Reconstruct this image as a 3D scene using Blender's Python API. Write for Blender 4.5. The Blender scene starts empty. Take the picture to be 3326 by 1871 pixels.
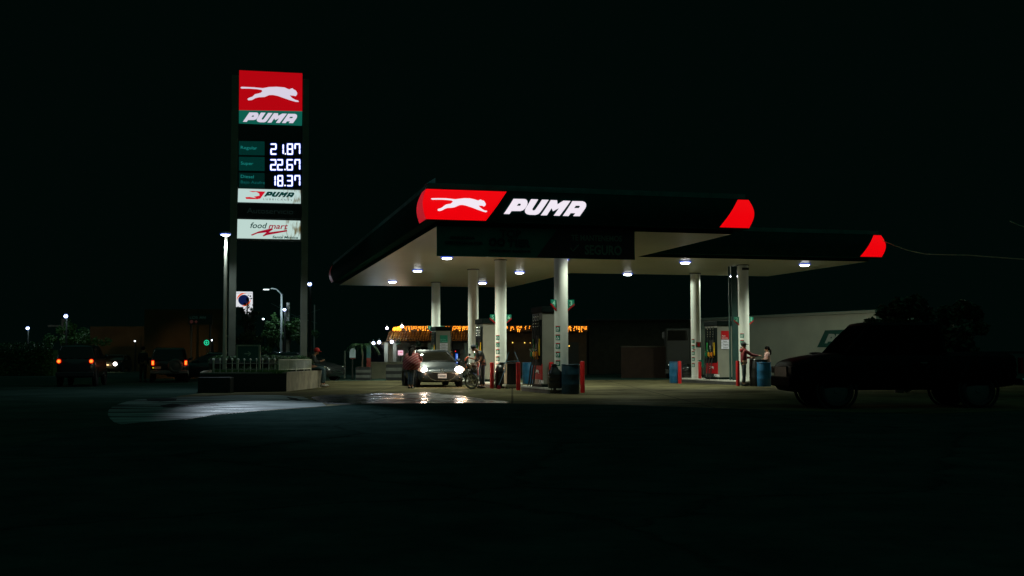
import bpy, bmesh, math, random
from mathutils import Vector, Matrix, geometry
random.seed(11)
R = math.radians
PI = math.pi
C = bpy.context.scene.collection

# ---------------------------------------------------------------- camera, world, exposure
W, H, CH = 3326.0, 1871.0, 1.18
F, PITCH, ROLL, YAW = 3681.4, R(3.461), -0.002679, R(14.436)
FW = Vector((0, math.cos(PITCH), math.sin(PITCH)))
_up = Vector((0, -math.sin(PITCH), math.cos(PITCH)))
RT = Vector((1, 0, 0)) * math.cos(ROLL) + _up * math.sin(ROLL)
UP = _up * math.cos(ROLL) - Vector((1, 0, 0)) * math.sin(ROLL)
cam_d = bpy.data.cameras.new('camera'); cam = bpy.data.objects.new('camera', cam_d); C.objects.link(cam)
cam_d.sensor_width = 36.0; cam_d.lens = F / W * 36.0; cam_d.clip_end = 2000
cam.matrix_world = Matrix(((RT.x, UP.x, -FW.x, 0), (RT.y, UP.y, -FW.y, 0), (RT.z, UP.z, -FW.z, CH), (0, 0, 0, 1)))
S_ = bpy.context.scene
S_.camera = cam
S_.view_settings.view_transform = 'Standard'; S_.view_settings.look = 'None'
S_.view_settings.exposure = 0; S_.view_settings.gamma = 1
S_.cycles.sample_clamp_indirect = 3.0
S_.cycles.max_bounces = 6; S_.cycles.caustics_reflective = False; S_.cycles.caustics_refractive = False
world = bpy.data.worlds.new('World'); S_.world = world; world.use_nodes = True
nt = world.node_tree; nt.nodes.clear()
wo = nt.nodes.new('ShaderNodeOutputWorld'); bg = nt.nodes.new('ShaderNodeBackground')
bg.inputs['Color'].default_value = (0.00035, 0.0021, 0.0016, 1); bg.inputs['Strength'].default_value = 1.0
sky = nt.nodes.new('ShaderNodeTexSky'); sky.sky_type = 'NISHITA'; sky.sun_disc = False
sky.sun_elevation = R(-8); sky.sun_rotation = R(180)
bg2 = nt.nodes.new('ShaderNodeBackground'); bg2.inputs['Strength'].default_value = 0.05
add = nt.nodes.new('ShaderNodeAddShader')
nt.links.new(sky.outputs[0], bg2.inputs['Color'])
nt.links.new(bg.outputs[0], add.inputs[0]); nt.links.new(bg2.outputs[0], add.inputs[1])
nt.links.new(add.outputs[0], wo.inputs['Surface'])

fill_d = bpy.data.lights.new('night_fill', 'SUN'); fill_d.energy = 0.12; fill_d.color = (0.25, 1.0, 0.8); fill_d.angle = R(120)  # added teal fill from above to lift the night blacks, not a sun
night_fill = bpy.data.objects.new('night_fill', fill_d); C.objects.link(night_fill); night_fill.rotation_euler = (R(22), 0, R(12))

# ---------------------------------------------------------------- coordinates
O = Vector((-2.2366, 32.426, 0)); U = Vector((math.cos(YAW), math.sin(YAW), 0)); V = Vector((-math.sin(YAW), math.cos(YAW), 0))
def ray(px, py): return FW * F + RT * (px - W / 2) - UP * (py - H / 2)
def G(px, py, z=0.0):
    d = ray(px, py); t = (z - CH) / d.z
    return Vector((d.x * t, d.y * t, z))
def D(px, py, Y):
    d = ray(px, py); t = Y / d.y
    return Vector((d.x * t, Y, CH + d.z * t))
def ST(a, b, z=0.0): return O + U * a + V * b + Vector((0, 0, z))
class Plane:
    """vertical plane through p0 whose horizontal axis is u; trace() gives (s, z) on it"""
    def __init__(s, p0, yaw):
        s.p0 = Vector((p0[0], p0[1], 0)); s.yaw = yaw
        s.u = Vector((math.cos(yaw), math.sin(yaw), 0)); s.n = Vector((math.sin(yaw), -math.cos(yaw), 0))
    def trace(s, px, py):
        d = ray(px, py); c = Vector((0, 0, CH)); t = (s.p0 - c).dot(s.n) / d.dot(s.n); q = c + d * t
        return ((q - s.p0).dot(s.u), q.z)
    def M(s):
        m = Matrix.Rotation(s.yaw, 4, 'Z'); m.translation = s.p0
        return m           # local x = along, local y = behind, local z = up

# ---------------------------------------------------------------- materials
MAT = {}
def mat(name, col=(0.5, 0.5, 0.5), rough=0.6, metal=0.0, emit=None, es=1.0, noise=0.0, nscale=3.0, bump=0.0, bscale=40.0, spec=None, coat=0.0, alpha=None, dark=None):
    if name in MAT: return MAT[name]
    m = bpy.data.materials.new(name); m.use_nodes = True; MAT[name] = m
    t = m.node_tree; b = t.nodes['Principled BSDF']
    b.inputs['Base Color'].default_value = (*col, 1); b.inputs['Roughness'].default_value = rough; b.inputs['Metallic'].default_value = metal
    if spec is not None: b.inputs['Specular IOR Level'].default_value = spec
    if coat: b.inputs['Coat Weight'].default_value = coat; b.inputs['Coat Roughness'].default_value = 0.05
    if emit:
        b.inputs['Emission Color'].default_value = (*emit, 1); b.inputs['Emission Strength'].default_value = es
    if noise or bump:
        tc = t.nodes.new('ShaderNodeTexCoord')
        if noise:
            n = t.nodes.new('ShaderNodeTexNoise'); n.inputs['Scale'].default_value = nscale; n.inputs['Detail'].default_value = 6
            t.links.new(tc.outputs['Object'], n.inputs['Vector'])
            r = t.nodes.new('ShaderNodeMapRange'); r.inputs['From Min'].default_value = 0.3; r.inputs['From Max'].default_value = 0.7
            t.links.new(n.outputs['Fac'], r.inputs['Value'])
            mx = t.nodes.new('ShaderNodeMix'); mx.data_type = 'RGBA'
            d_ = dark or tuple(c * (1 - noise) for c in col)
            mx.inputs[6].default_value = (*d_, 1); mx.inputs[7].default_value = (*[min(1, c * (1 + noise * 0.4)) for c in col], 1)
            t.links.new(r.outputs[0], mx.inputs[0]); t.links.new(mx.outputs[2], b.inputs['Base Color'])
        if bump:
            n2 = t.nodes.new('ShaderNodeTexNoise'); n2.inputs['Scale'].default_value = bscale; n2.inputs['Detail'].default_value = 4
            t.links.new(tc.outputs['Object'], n2.inputs['Vector'])
            bp = t.nodes.new('ShaderNodeBump'); bp.inputs['Strength'].default_value = bump; bp.inputs['Distance'].default_value = 0.02
            t.links.new(n2.outputs['Fac'], bp.inputs['Height']); t.links.new(bp.outputs[0], b.inputs['Normal'])
    return m
def emis(name, col, s): return mat(name, (0.02, 0.02, 0.02), 0.5, emit=col, es=s)

white_paint = mat('white_paint', (0.74, 0.76, 0.70), 0.45, noise=0.10, nscale=1.3)
chrome = mat('chrome', (0.8, 0.8, 0.8), 0.15, 1.0)
steel = mat('brushed_steel', (0.23, 0.23, 0.19), 0.5, 0.4, noise=0.15, nscale=2)
black_plastic = mat('black_plastic', (0.008, 0.010, 0.010), 0.35)
rubber = mat('rubber', (0.012, 0.012, 0.012), 0.75)
dark_green = mat('dark_green_panel', (0.006, 0.032, 0.026), 0.35, noise=0.3)
sign_green = mat('sign_green', (0.0, 0.10, 0.075), 0.5)
sign_white = mat('sign_white', (0.75, 0.75, 0.75), 0.5)
sign_red = mat('sign_red', (0.42, 0.006, 0.01), 0.6, spec=0.15)
red_paint = mat('red_paint', (0.52, 0.012, 0.012), 0.35, noise=0.25, nscale=6)
glass_dark = mat('dark_glass', (0.008, 0.008, 0.006), 0.06, spec=0.35)
dark_metal = mat('dark_metal', (0.03, 0.035, 0.03), 0.5)
skin = mat('skin', (0.40, 0.19, 0.11), 0.6)
hair = mat('black_hair', (0.006, 0.005, 0.004), 0.85, spec=0.08)
concrete = mat('island_concrete', (0.42, 0.41, 0.36), 0.8, noise=0.3, nscale=4, bump=0.2)

# ---------------------------------------------------------------- mesh helper
class MB:
    def __init__(s, M=None): s.v = []; s.f = []; s.mi = []; s.M = M or Matrix.Identity(4); s.cur = 0
    def add(s, vs, fs, M=None):
        k = len(s.v); m = s.M @ M if M else s.M
        s.v += [m @ Vector(p) for p in vs]; s.f += [[i + k for i in f] for f in fs]; s.mi += [s.cur] * len(fs)
        return s
    def box(s, c, d, M=None, taper=(1, 1)):
        x, y, z = d[0] / 2, d[1] / 2, d[2] / 2; tx, ty = taper
        vs = [(c[0] + a * x * (tx if q > 0 else 1), c[1] + b * y * (ty if q > 0 else 1), c[2] + q * z) for q in (-1, 1) for a, b in ((-1, -1), (1, -1), (1, 1), (-1, 1))]
        return s.add(vs, [(3, 2, 1, 0), (4, 5, 6, 7), (0, 1, 5, 4), (1, 2, 6, 5), (2, 3, 7, 6), (3, 0, 4, 7)], M)
    def tube(s, pts, r, n=8, cap=True):
        pts = [Vector(p) for p in pts]; rs = r if isinstance(r, (list, tuple)) else [r] * len(pts)
        vs = []; fs = []; prev = None
        for i, p in enumerate(pts):
            d = (pts[min(i + 1, len(pts) - 1)] - pts[max(i - 1, 0)])
            if d.length < 1e-9: d = Vector((0, 0, 1))
            d.normalize()
            if prev is None:
                a = Vector((0, 0, 1)) if abs(d.z) < 0.9 else Vector((1, 0, 0))
                x = d.cross(a).normalized()
            else:
                x = (prev - d * prev.dot(d)).normalized()
            prev = x; y = d.cross(x)
            vs += [p + (x * math.cos(2 * PI * k / n) + y * math.sin(2 * PI * k / n)) * rs[i] for k in range(n)]
            if i: fs += [((i - 1) * n + k, (i - 1) * n + (k + 1) % n, i * n + (k + 1) % n, i * n + k) for k in range(n)]
        if cap: fs += [tuple(reversed(range(n))), tuple(range((len(pts) - 1) * n, len(pts) * n))]
        return s.add(vs, fs)
    def lathe(s, prof, c=(0, 0, 0), n=20, M=None):
        vs = []; fs = []
        for r, z in prof: vs += [(c[0] + r * math.cos(2 * PI * k / n), c[1] + r * math.sin(2 * PI * k / n), c[2] + z) for k in range(n)]
        for i in range(1, len(prof)): fs += [((i - 1) * n + k, (i - 1) * n + (k + 1) % n, i * n + (k + 1) % n, i * n + k) for k in range(n)]
        fs += [tuple(reversed(range(n))), tuple(range((len(prof) - 1) * n, len(prof) * n))]
        return s.add(vs, fs, M)
    def ball(s, c, r, n=12, m=8, sc=(1, 1, 1), M=None):
        vs = []; fs = []
        for i in range(m + 1):
            th = PI * i / m
            for k in range(n):
                ph = 2 * PI * k / n
                vs.append((c[0] + r * sc[0] * math.sin(th) * math.cos(ph), c[1] + r * sc[1] * math.sin(th) * math.sin(ph), c[2] + r * sc[2] * math.cos(th)))
        for i in range(m): fs += [(i * n + k, (i + 1) * n + k, (i + 1) * n + (k + 1) % n, i * n + (k + 1) % n) for k in range(n)]
        return s.add(vs, fs, M)
    def torus(s, c, R_, r, n=24, m=8, M=None, sc=1.0):
        vs = []; fs = []
        for i in range(n):
            a = 2 * PI * i / n
            for k in range(m):
                b = 2 * PI * k / m; q = R_ + r * math.cos(b)
                vs.append((c[0] + r * sc * math.sin(b), c[1] + q * math.cos(a), c[2] + q * math.sin(a)))
        for i in range(n): fs += [(i * m + k, ((i + 1) % n) * m + k, ((i + 1) % n) * m + (k + 1) % m, i * m + (k + 1) % m) for k in range(m)]
        return s.add(vs, fs, M)
    def prism(s, loops, y0, y1, M=None):
        """polygon(s) in x-z with optional holes, from y0 (front) to y1"""
        if not isinstance(loops[0][0], (list, tuple)): loops = [loops]
        flat = [p for l in loops for p in l]; n = len(flat)
        tri = geometry.tessellate_polygon([[Vector((p[0], p[1], 0)) for p in l] for l in loops])
        vs = [(p[0], y0, p[1]) for p in flat] + [(p[0], y1, p[1]) for p in flat]
        fs = [tuple(t) for t in tri] + [tuple(i + n for i in reversed(t)) for t in tri]
        k = 0
        for l in loops:
            m = len(l)
            fs += [(k + i, k + (i + 1) % m, k + n + (i + 1) % m, k + n + i) for i in range(m)]
            k += m
        return s.add(vs, fs, M)
    def text(s, body, size, M, depth=0.004, shear=0.0, bold=0.0, align='LEFT', wid=None):
        cu = bpy.data.curves.new('t', 'FONT'); cu.body = body; cu.size = size; cu.extrude = depth / 2; cu.shear = shear; cu.offset = bold
        cu.align_x = align; cu.resolution_u = 3
        o = bpy.data.objects.new('t', cu); C.objects.link(o)
        dg = bpy.context.evaluated_depsgraph_get(); me = o.evaluated_get(dg).to_mesh()
        vs = [(v.co.x, -v.co.z, v.co.y) for v in me.vertices]
        if wid:
            xs = [v[0] for v in vs]; k = wid / max(1e-6, max(xs) - min(xs)); x0 = min(xs)
            vs = [((v[0] - x0) * k, v[1], v[2]) for v in vs]
        fs = [tuple(p.vertices) for p in me.polygons]
        o.evaluated_get(dg).to_mesh_clear(); bpy.data.objects.remove(o); bpy.data.curves.remove(cu)
        return s.add(vs, fs, M)
    def build(s, name, m, parent=None, smooth=False, bevel=0.0, subsurf=0, recalc=True):
        me = bpy.data.meshes.new(name); me.from_pydata([tuple(v) for v in s.v], [], s.f); me.validate()
        ms = m if isinstance(m, (list, tuple)) else [m]
        for x in ms: me.materials.append(x)
        if len(ms) > 1 and len(me.polygons) == len(s.mi):
            for p, i in zip(me.polygons, s.mi): p.material_index = i
        if recalc:
            bm = bmesh.new(); bm.from_mesh(me); bmesh.ops.recalc_face_normals(bm, faces=bm.faces); bm.to_mesh(me); bm.free()
        if smooth:
            for p in me.polygons: p.use_smooth = True
            try: me.set_sharp_from_angle(angle=R(50))
            except Exception: pass
        o = bpy.data.objects.new(name, me); C.objects.link(o)
        if parent: o.parent = parent
        if bevel:
            b = o.modifiers.new('b', 'BEVEL'); b.width = bevel; b.segments = 2; b.limit_method = 'ANGLE'
        if subsurf:
            q = o.modifiers.new('s', 'SUBSURF'); q.levels = subsurf; q.render_levels = subsurf
        return o
def T(x, y, z, rz=0.0, rx=0.0, ry=0.0):
    return Matrix.Translation((x, y, z)) @ Matrix.Rotation(rz, 4, 'Z') @ Matrix.Rotation(ry, 4, 'Y') @ Matrix.Rotation(rx, 4, 'X')
def thing(name, label, cat, loc=(0, 0, 0), rz=0.0, group=None):
    o = bpy.data.objects.new(name, None); C.objects.link(o); o.empty_display_size = 0.1
    o.location = loc; o.rotation_euler = (0, 0, rz); o['label'] = label; o['category'] = cat
    if group: o['group'] = group
    return o
def tag(o, label, cat, group=None):
    o['label'] = label; o['category'] = cat
    if group: o['group'] = group
    return o
def struct(o, kind='structure'): o['kind'] = kind; return o
def dup(root, loc=None, rz=None, label=None, group=None):
    r = root.copy(); C.objects.link(r)
    if loc is not None: r.location = loc
    if rz is not None: r.rotation_euler = (0, 0, rz)
    if label: r['label'] = label
    if group: r['group'] = group
    for ch in list(root.children):
        c = ch.copy(); C.objects.link(c); c.parent = r
        for g in list(ch.children):
            d = g.copy(); C.objects.link(d); d.parent = c
    return r
def lamp(name, kind, parent, loc, energy, col, size=0.1, spot=None, aim=None, blend=0.5):
    l = bpy.data.lights.new(name, kind); l.energy = energy; l.color = col
    if kind in ('POINT', 'SPOT'): l.shadow_soft_size = size
    if kind == 'SPOT': l.spot_size = R(spot or 120); l.spot_blend = blend
    o = bpy.data.objects.new(name, l); C.objects.link(o); o.location = loc
    if parent: o.parent = parent
    if aim is not None: o.rotation_euler = Vector(aim).to_track_quat('-Z', 'Y').to_euler()
    return o

# ---------------------------------------------------------------- ground
def dull(m, fac):
    """mix a plain diffuse of the same colour over the principled shader, for rough porous surfaces"""
    t = m.node_tree; b = t.nodes['Principled BSDF']; o = t.nodes['Material Output']; d = t.nodes.new('ShaderNodeBsdfDiffuse'); x = t.nodes.new('ShaderNodeMixShader'); x.inputs[0].default_value = fac
    if b.inputs['Base Color'].links: t.links.new(b.inputs['Base Color'].links[0].from_socket, d.inputs['Color'])
    else: d.inputs['Color'].default_value = b.inputs['Base Color'].default_value
    t.links.new(b.outputs[0], x.inputs[1]); t.links.new(d.outputs[0], x.inputs[2]); t.links.new(x.outputs[0], o.inputs['Surface']); return m
def ground_mat():
    m = bpy.data.materials.new('forecourt_concrete'); m.use_nodes = True; t = m.node_tree; b = t.nodes['Principled BSDF']
    tc = t.nodes.new('ShaderNodeTexCoord')
    n = t.nodes.new('ShaderNodeTexNoise'); n.inputs['Scale'].default_value = 0.35; n.inputs['Detail'].default_value = 9; n.inputs['Roughness'].default_value = 0.62
    t.links.new(tc.outputs['Object'], n.inputs['Vector'])
    cr = t.nodes.new('ShaderNodeValToRGB'); e = cr.color_ramp.elements
    e[0].position = 0.32; e[0].color = (0.040, 0.035, 0.019, 1); e[1].position = 0.66; e[1].color = (0.135, 0.122, 0.064, 1)
    t.links.new(n.outputs['Fac'], cr.inputs['Fac'])
    b.inputs['Specular IOR Level'].default_value = 0.15
    # oil stains and damp patches
    n3 = t.nodes.new('ShaderNodeTexNoise'); n3.inputs['Scale'].default_value = 0.9; n3.inputs['Detail'].default_value = 5
    t.links.new(tc.outputs['Object'], n3.inputs['Vector'])
    st = t.nodes.new('ShaderNodeMapRange'); st.inputs['From Min'].default_value = 0.58; st.inputs['From Max'].default_value = 0.70
    st.inputs['To Min'].default_value = 1.0; st.inputs['To Max'].default_value = 0.45
    t.links.new(n3.outputs['Fac'], st.inputs['Value'])
    # slab joints
    br = t.nodes.new('ShaderNodeTexBrick'); br.offset = 0; br.inputs['Scale'].default_value = 1.0
    br.inputs['Brick Width'].default_value = 4.6; br.inputs['Row Height'].default_value = 3.9; br.inputs['Mortar Size'].default_value = 0.03
    br.inputs['Color1'].default_value = (1, 1, 1, 1); br.inputs['Color2'].default_value = (0.86, 0.86, 0.86, 1); br.inputs['Mortar'].default_value = (0.35, 0.35, 0.35, 1)
    t.links.new(tc.outputs['Object'], br.inputs['Vector'])
    m1 = t.nodes.new('ShaderNodeMix'); m1.data_type = 'RGBA'; m1.blend_type = 'MULTIPLY'; m1.inputs[0].default_value = 1
    t.links.new(cr.outputs[0], m1.inputs[6]); t.links.new(br.outputs['Color'], m1.inputs[7])
    m2 = t.nodes.new('ShaderNodeMix'); m2.data_type = 'RGBA'; m2.blend_type = 'MULTIPLY'; m2.inputs[0].default_value = 1
    t.links.new(m1.outputs[2], m2.inputs[6]); t.links.new(st.outputs[0], m2.inputs[7])
    t.links.new(m2.outputs[2], b.inputs['Base Color'])
    rr = t.nodes.new('ShaderNodeMapRange'); rr.inputs['From Min'].default_value = 0.35; rr.inputs['From Max'].default_value = 0.65
    rr.inputs['To Min'].default_value = 0.75; rr.inputs['To Max'].default_value = 0.45
    t.links.new(n.outputs['Fac'], rr.inputs['Value']); t.links.new(rr.outputs[0], b.inputs['Roughness'])
    n2 = t.nodes.new('ShaderNodeTexNoise'); n2.inputs['Scale'].default_value = 9; n2.inputs['Detail'].default_value = 5
    t.links.new(tc.outputs['Object'], n2.inputs['Vector'])
    bp = t.nodes.new('ShaderNodeBump'); bp.inputs['Strength'].default_value = 0.35; bp.inputs['Distance'].default_value = 0.02
    t.links.new(n2.outputs['Fac'], bp.inputs['Height']); t.links.new(bp.outputs[0], b.inputs['Normal'])
    return m
def matte(name, c0, c1, scale, crack=0.0):
    m = bpy.data.materials.new(name); m.use_nodes = True; t = m.node_tree; t.nodes.clear(); o = t.nodes.new('ShaderNodeOutputMaterial'); d = t.nodes.new('ShaderNodeBsdfDiffuse'); t.links.new(d.outputs[0], o.inputs['Surface'])
    tc = t.nodes.new('ShaderNodeTexCoord'); n = t.nodes.new('ShaderNodeTexNoise'); n.inputs['Scale'].default_value = scale; n.inputs['Detail'].default_value = 9; n.inputs['Roughness'].default_value = 0.7; t.links.new(tc.outputs['Object'], n.inputs['Vector'])
    cr = t.nodes.new('ShaderNodeValToRGB'); e = cr.color_ramp.elements; e[0].position = 0.36; e[0].color = (*c0, 1); e[1].position = 0.66; e[1].color = (*c1, 1); t.links.new(n.outputs['Fac'], cr.inputs['Fac'])
    out = cr.outputs[0]
    if crack:
        v = t.nodes.new('ShaderNodeTexVoronoi'); v.feature = 'DISTANCE_TO_EDGE'; v.inputs['Scale'].default_value = crack
        w = t.nodes.new('ShaderNodeMapping'); w.inputs['Rotation'].default_value = (0, 0, 0.4); t.links.new(tc.outputs['Object'], w.inputs['Vector'])
        ad = t.nodes.new('ShaderNodeVectorMath'); ad.operation = 'ADD'; t.links.new(w.outputs[0], ad.inputs[0]); t.links.new(n.outputs['Color'], ad.inputs[1]); t.links.new(ad.outputs[0], v.inputs['Vector'])
        mr = t.nodes.new('ShaderNodeMapRange'); mr.inputs['From Max'].default_value = 0.012; mr.inputs['To Min'].default_value = 0.6; t.links.new(v.outputs['Distance'], mr.inputs['Value'])
        mx = t.nodes.new('ShaderNodeMix'); mx.data_type = 'RGBA'; mx.blend_type = 'MULTIPLY'; mx.inputs[0].default_value = 1; t.links.new(out, mx.inputs[6]); t.links.new(mr.outputs[0], mx.inputs[7]); out = mx.outputs[2]
    t.links.new(out, d.inputs['Color']); return m
def wet_mat(name, col, rough, bstr, sx, sy, dist=0.02, spec=0.5):
    m = bpy.data.materials.new(name); m.use_nodes = True; t = m.node_tree; b = t.nodes['Principled BSDF']
    b.inputs['IOR'].default_value = 1.33; b.inputs['Specular IOR Level'].default_value = spec
    tc = t.nodes.new('ShaderNodeTexCoord'); mp = t.nodes.new('ShaderNodeMapping'); mp.inputs['Scale'].default_value = (sx, sy, 1)
    t.links.new(tc.outputs['Object'], mp.inputs['Vector'])
    n = t.nodes.new('ShaderNodeTexNoise'); n.inputs['Scale'].default_value = 1; n.inputs['Detail'].default_value = 5
    t.links.new(mp.outputs[0], n.inputs['Vector'])
    cr = t.nodes.new('ShaderNodeValToRGB'); e = cr.color_ramp.elements; e[0].position = 0.40; e[0].color = (*[c * 0.25 for c in col], 1); e[1].position = 0.62; e[1].color = (*[c * 1.5 for c in col], 1)
    t.links.new(n.outputs['Fac'], cr.inputs['Fac']); t.links.new(cr.outputs[0], b.inputs['Base Color'])
    bp = t.nodes.new('ShaderNodeBump'); bp.inputs['Strength'].default_value = bstr; bp.inputs['Distance'].default_value = dist
    t.links.new(n.outputs['Fac'], bp.inputs['Height']); t.links.new(bp.outputs[0], b.inputs['Normal'])
    n2 = t.nodes.new('ShaderNodeTexNoise'); n2.inputs['Scale'].default_value = 0.8; n2.inputs['Detail'].default_value = 6
    t.links.new(tc.outputs['Object'], n2.inputs['Vector'])
    r = t.nodes.new('ShaderNodeMapRange'); r.inputs['From Min'].default_value = 0.4; r.inputs['From Max'].default_value = 0.6
    r.inputs['To Min'].default_value = rough; r.inputs['To Max'].default_value = rough + 0.22
    t.links.new(n2.outputs['Fac'], r.inputs['Value']); t.links.new(r.outputs[0], b.inputs['Roughness'])
    return m
g = MB(); N = 26
g.add([(-300, -20, 0), (300, -20, 0), (300, 420, 0), (-300, 420, 0)], [(0, 1, 2, 3)])
terrain = struct(g.build('ground', matte('ground_dark', (0.020, 0.042, 0.034), (0.045, 0.075, 0.062), 0.5)))
def sheet(name, pts, z, m):
    b = MB(); b.add([(p[0], p[1], z) for p in pts], [tuple(range(len(pts)))])
    o = b.build(name, m, recalc=False)
    if o.data.polygons[0].normal.z < 0: o.data.flip_normals()
    return struct(o)
edge_px = [(60, 1450), (300, 1388), (450, 1376), (600, 1365), (700, 1348), (850, 1335), (1000, 1325), (1100, 1317), (1170, 1313), (1400, 1311), (1640, 1311), (2000, 1315), (2600, 1335), (3000, 1345)]
edge = [G(*p) for p in edge_px]
far = [ST(40, 33), ST(-45, 33)]
fore_left = [G(585, 1286), G(560, 1296), G(575, 1330)]
sheet('forecourt', [(p.x, p.y) for p in edge[3:]] + [(42, 40), (36, 57.5), (-9.5, 56.0), (-10.2, 42.0)] + [(p.x, p.y) for p in fore_left], 0.006, dull(ground_mat(), 0.88))
wet_px = [(395, 1380), (450, 1374), (600, 1363), (700, 1346.5), (850, 1333.5), (1000, 1323.5), (1060, 1319), (1045, 1308), (1010, 1300), (985, 1290), (900, 1284), (780, 1284), (650, 1289), (560, 1292), (480, 1297), (440, 1300), (410, 1306), (385, 1313), (365, 1322), (352, 1334), (350, 1348), (358, 1362), (372, 1374)]
sheet('wet_drive', [(q.x, q.y) for q in (G(*p) for p in wet_px)], 0.0085, dull(wet_mat('wet_concrete', (0.17, 0.195, 0.19), 0.45, 0.8, 0.35, 1.7, 0.02, 0.2), 0.92))
sheet('road', [(-60, -15), (60, -15), (60, 25)] + [(p.x, p.y - 0.02) for p in reversed(edge)] + [(-60, 22)], 0.002, matte('asphalt', (0.016, 0.034, 0.031), (0.034, 0.062, 0.056), 1.1, 0.16))
pud = [(1010, 1292), (1040, 1286), (1075, 1283), (1130, 1283), (1180, 1280), (1240, 1277), (1300, 1278), (1345, 1276), (1395, 1275), (1430, 1281), (1470, 1284), (1500, 1286), (1520, 1291), (1560, 1294), (1575, 1299), (1640, 1304), (1655, 1307), (1640, 1310), (1400, 1310.5), (1170, 1312), (1120, 1315), (1060, 1312), (1030, 1303)]
sheet('puddle', [(q.x, q.y) for q in (G(*p) for p in pud)], 0.011, wet_mat('puddle_water', (0.05, 0.055, 0.055), 0.19, 0.85, 0.7, 3.2))
# water in the cracks and low spots of the drive, left
for i, pp in enumerate(([(520, 1318), (560, 1312), (600, 1316), (640, 1313), (700, 1314), (712, 1318), (660, 1322), (600, 1321), (560, 1326), (530, 1325)],
                        [(470, 1296), (520, 1294), (575, 1297), (570, 1303), (520, 1306), (480, 1302)],
                        [(930, 1290), (960, 1294), (985, 1303), (965, 1303), (940, 1297)])):
    sheet('puddle', [(q.x, q.y) for q in (G(*p) for p in pp)], 0.011, dull(wet_mat('puddle_small', (0.03, 0.034, 0.034), 0.35, 0.5, 3, 6, 0.02, 0.2), 0.93))

# ---------------------------------------------------------------- fuel canopy
ZS, ZP0, ZP1, ZT = 4.925, 5.07, 5.955, 6.12
A0, A1, AL = 0.08, 9.32, 27.55
B1, BF_, BB = 19.08, 8.16, 16.7
EO, BU = 0.36, 0.125
canopy = thing('fuel_canopy', 'long white fuel station canopy on round white columns with red lit corners', 'canopy', O, YAW)
outline = [(A0, 0), (A1, 0), (A1, BF_), (B1, BF_), (B1, BB), (A1, BB), (A1, AL), (A0, AL)]
def bulge(z):
    t = (z - ZP0) / (ZP1 - ZP0)
    return BU * math.sin(PI * min(1, max(0, t)))
prof = [(0.0, ZS), (0.02, ZP0 - 0.02), (EO, ZP0 - 0.02)] + [(EO + bulge(ZP0 + (ZP1 - ZP0) * k / 8), ZP0 + (ZP1 - ZP0) * k / 8) for k in range(9)] + [(EO - 0.08, ZP1 + 0.01), (EO - 0.08, ZT), (0.0, ZT)]
def off(i, d):
    n = len(outline); p = Vector(outline[i]); a = Vector(outline[i - 1]); c = Vector(outline[(i + 1) % n])
    e1 = (p - a).normalized(); e2 = (c - p).normalized()
    n1 = Vector((e1.y, -e1.x)); n2 = Vector((e2.y, -e2.x))
    return p + (n1 + n2) * d
fb = MB(); n = len(outline); vs = []; fs = []
for i in range(n):
    for d, z in prof:
        q = off(i, d); vs.append((q.x, q.y, z))
m_ = len(prof)
for i in range(n):
    for k in range(m_ - 1):
        fs.append((i * m_ + k, ((i + 1) % n) * m_ + k, ((i + 1) % n) * m_ + k + 1, i * m_ + k + 1))
fb.add(vs, fs); fb.build('fascia', dull(mat('fascia_green', (0.008, 0.045, 0.037), 0.6, noise=0.2, spec=0.1), 0.93), canopy)
fb = MB(); vs = []
for i in range(n):
    for d, z in ((EO - 0.05, ZP1 + 0.02), (EO - 0.05, ZT + 0.01), (EO - 0.12, ZT + 0.012)):
        q = off(i, d); vs.append((q.x, q.y, z))
fb.add(vs, [(i * 3 + k, ((i + 1) % n) * 3 + k, ((i + 1) % n) * 3 + k + 1, i * 3 + k + 1) for i in range(n) for k in range(2)]); fb.build('top_trim', mat('trim_teal', (0.06, 0.19, 0.17), 0.7, noise=0.3, spec=0.1), canopy)
rb = MB()
rb.box(((A0 + A1) / 2, AL / 2, 5.95), (A1 - A0, AL, 0.06)); rb.box(((A1 + B1) / 2 + 0.01, (BF_ + BB) / 2, 5.95), (B1 - A1 - 0.02, BB - BF_, 0.056))
rb.build('roof', dark_metal, canopy)
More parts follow.
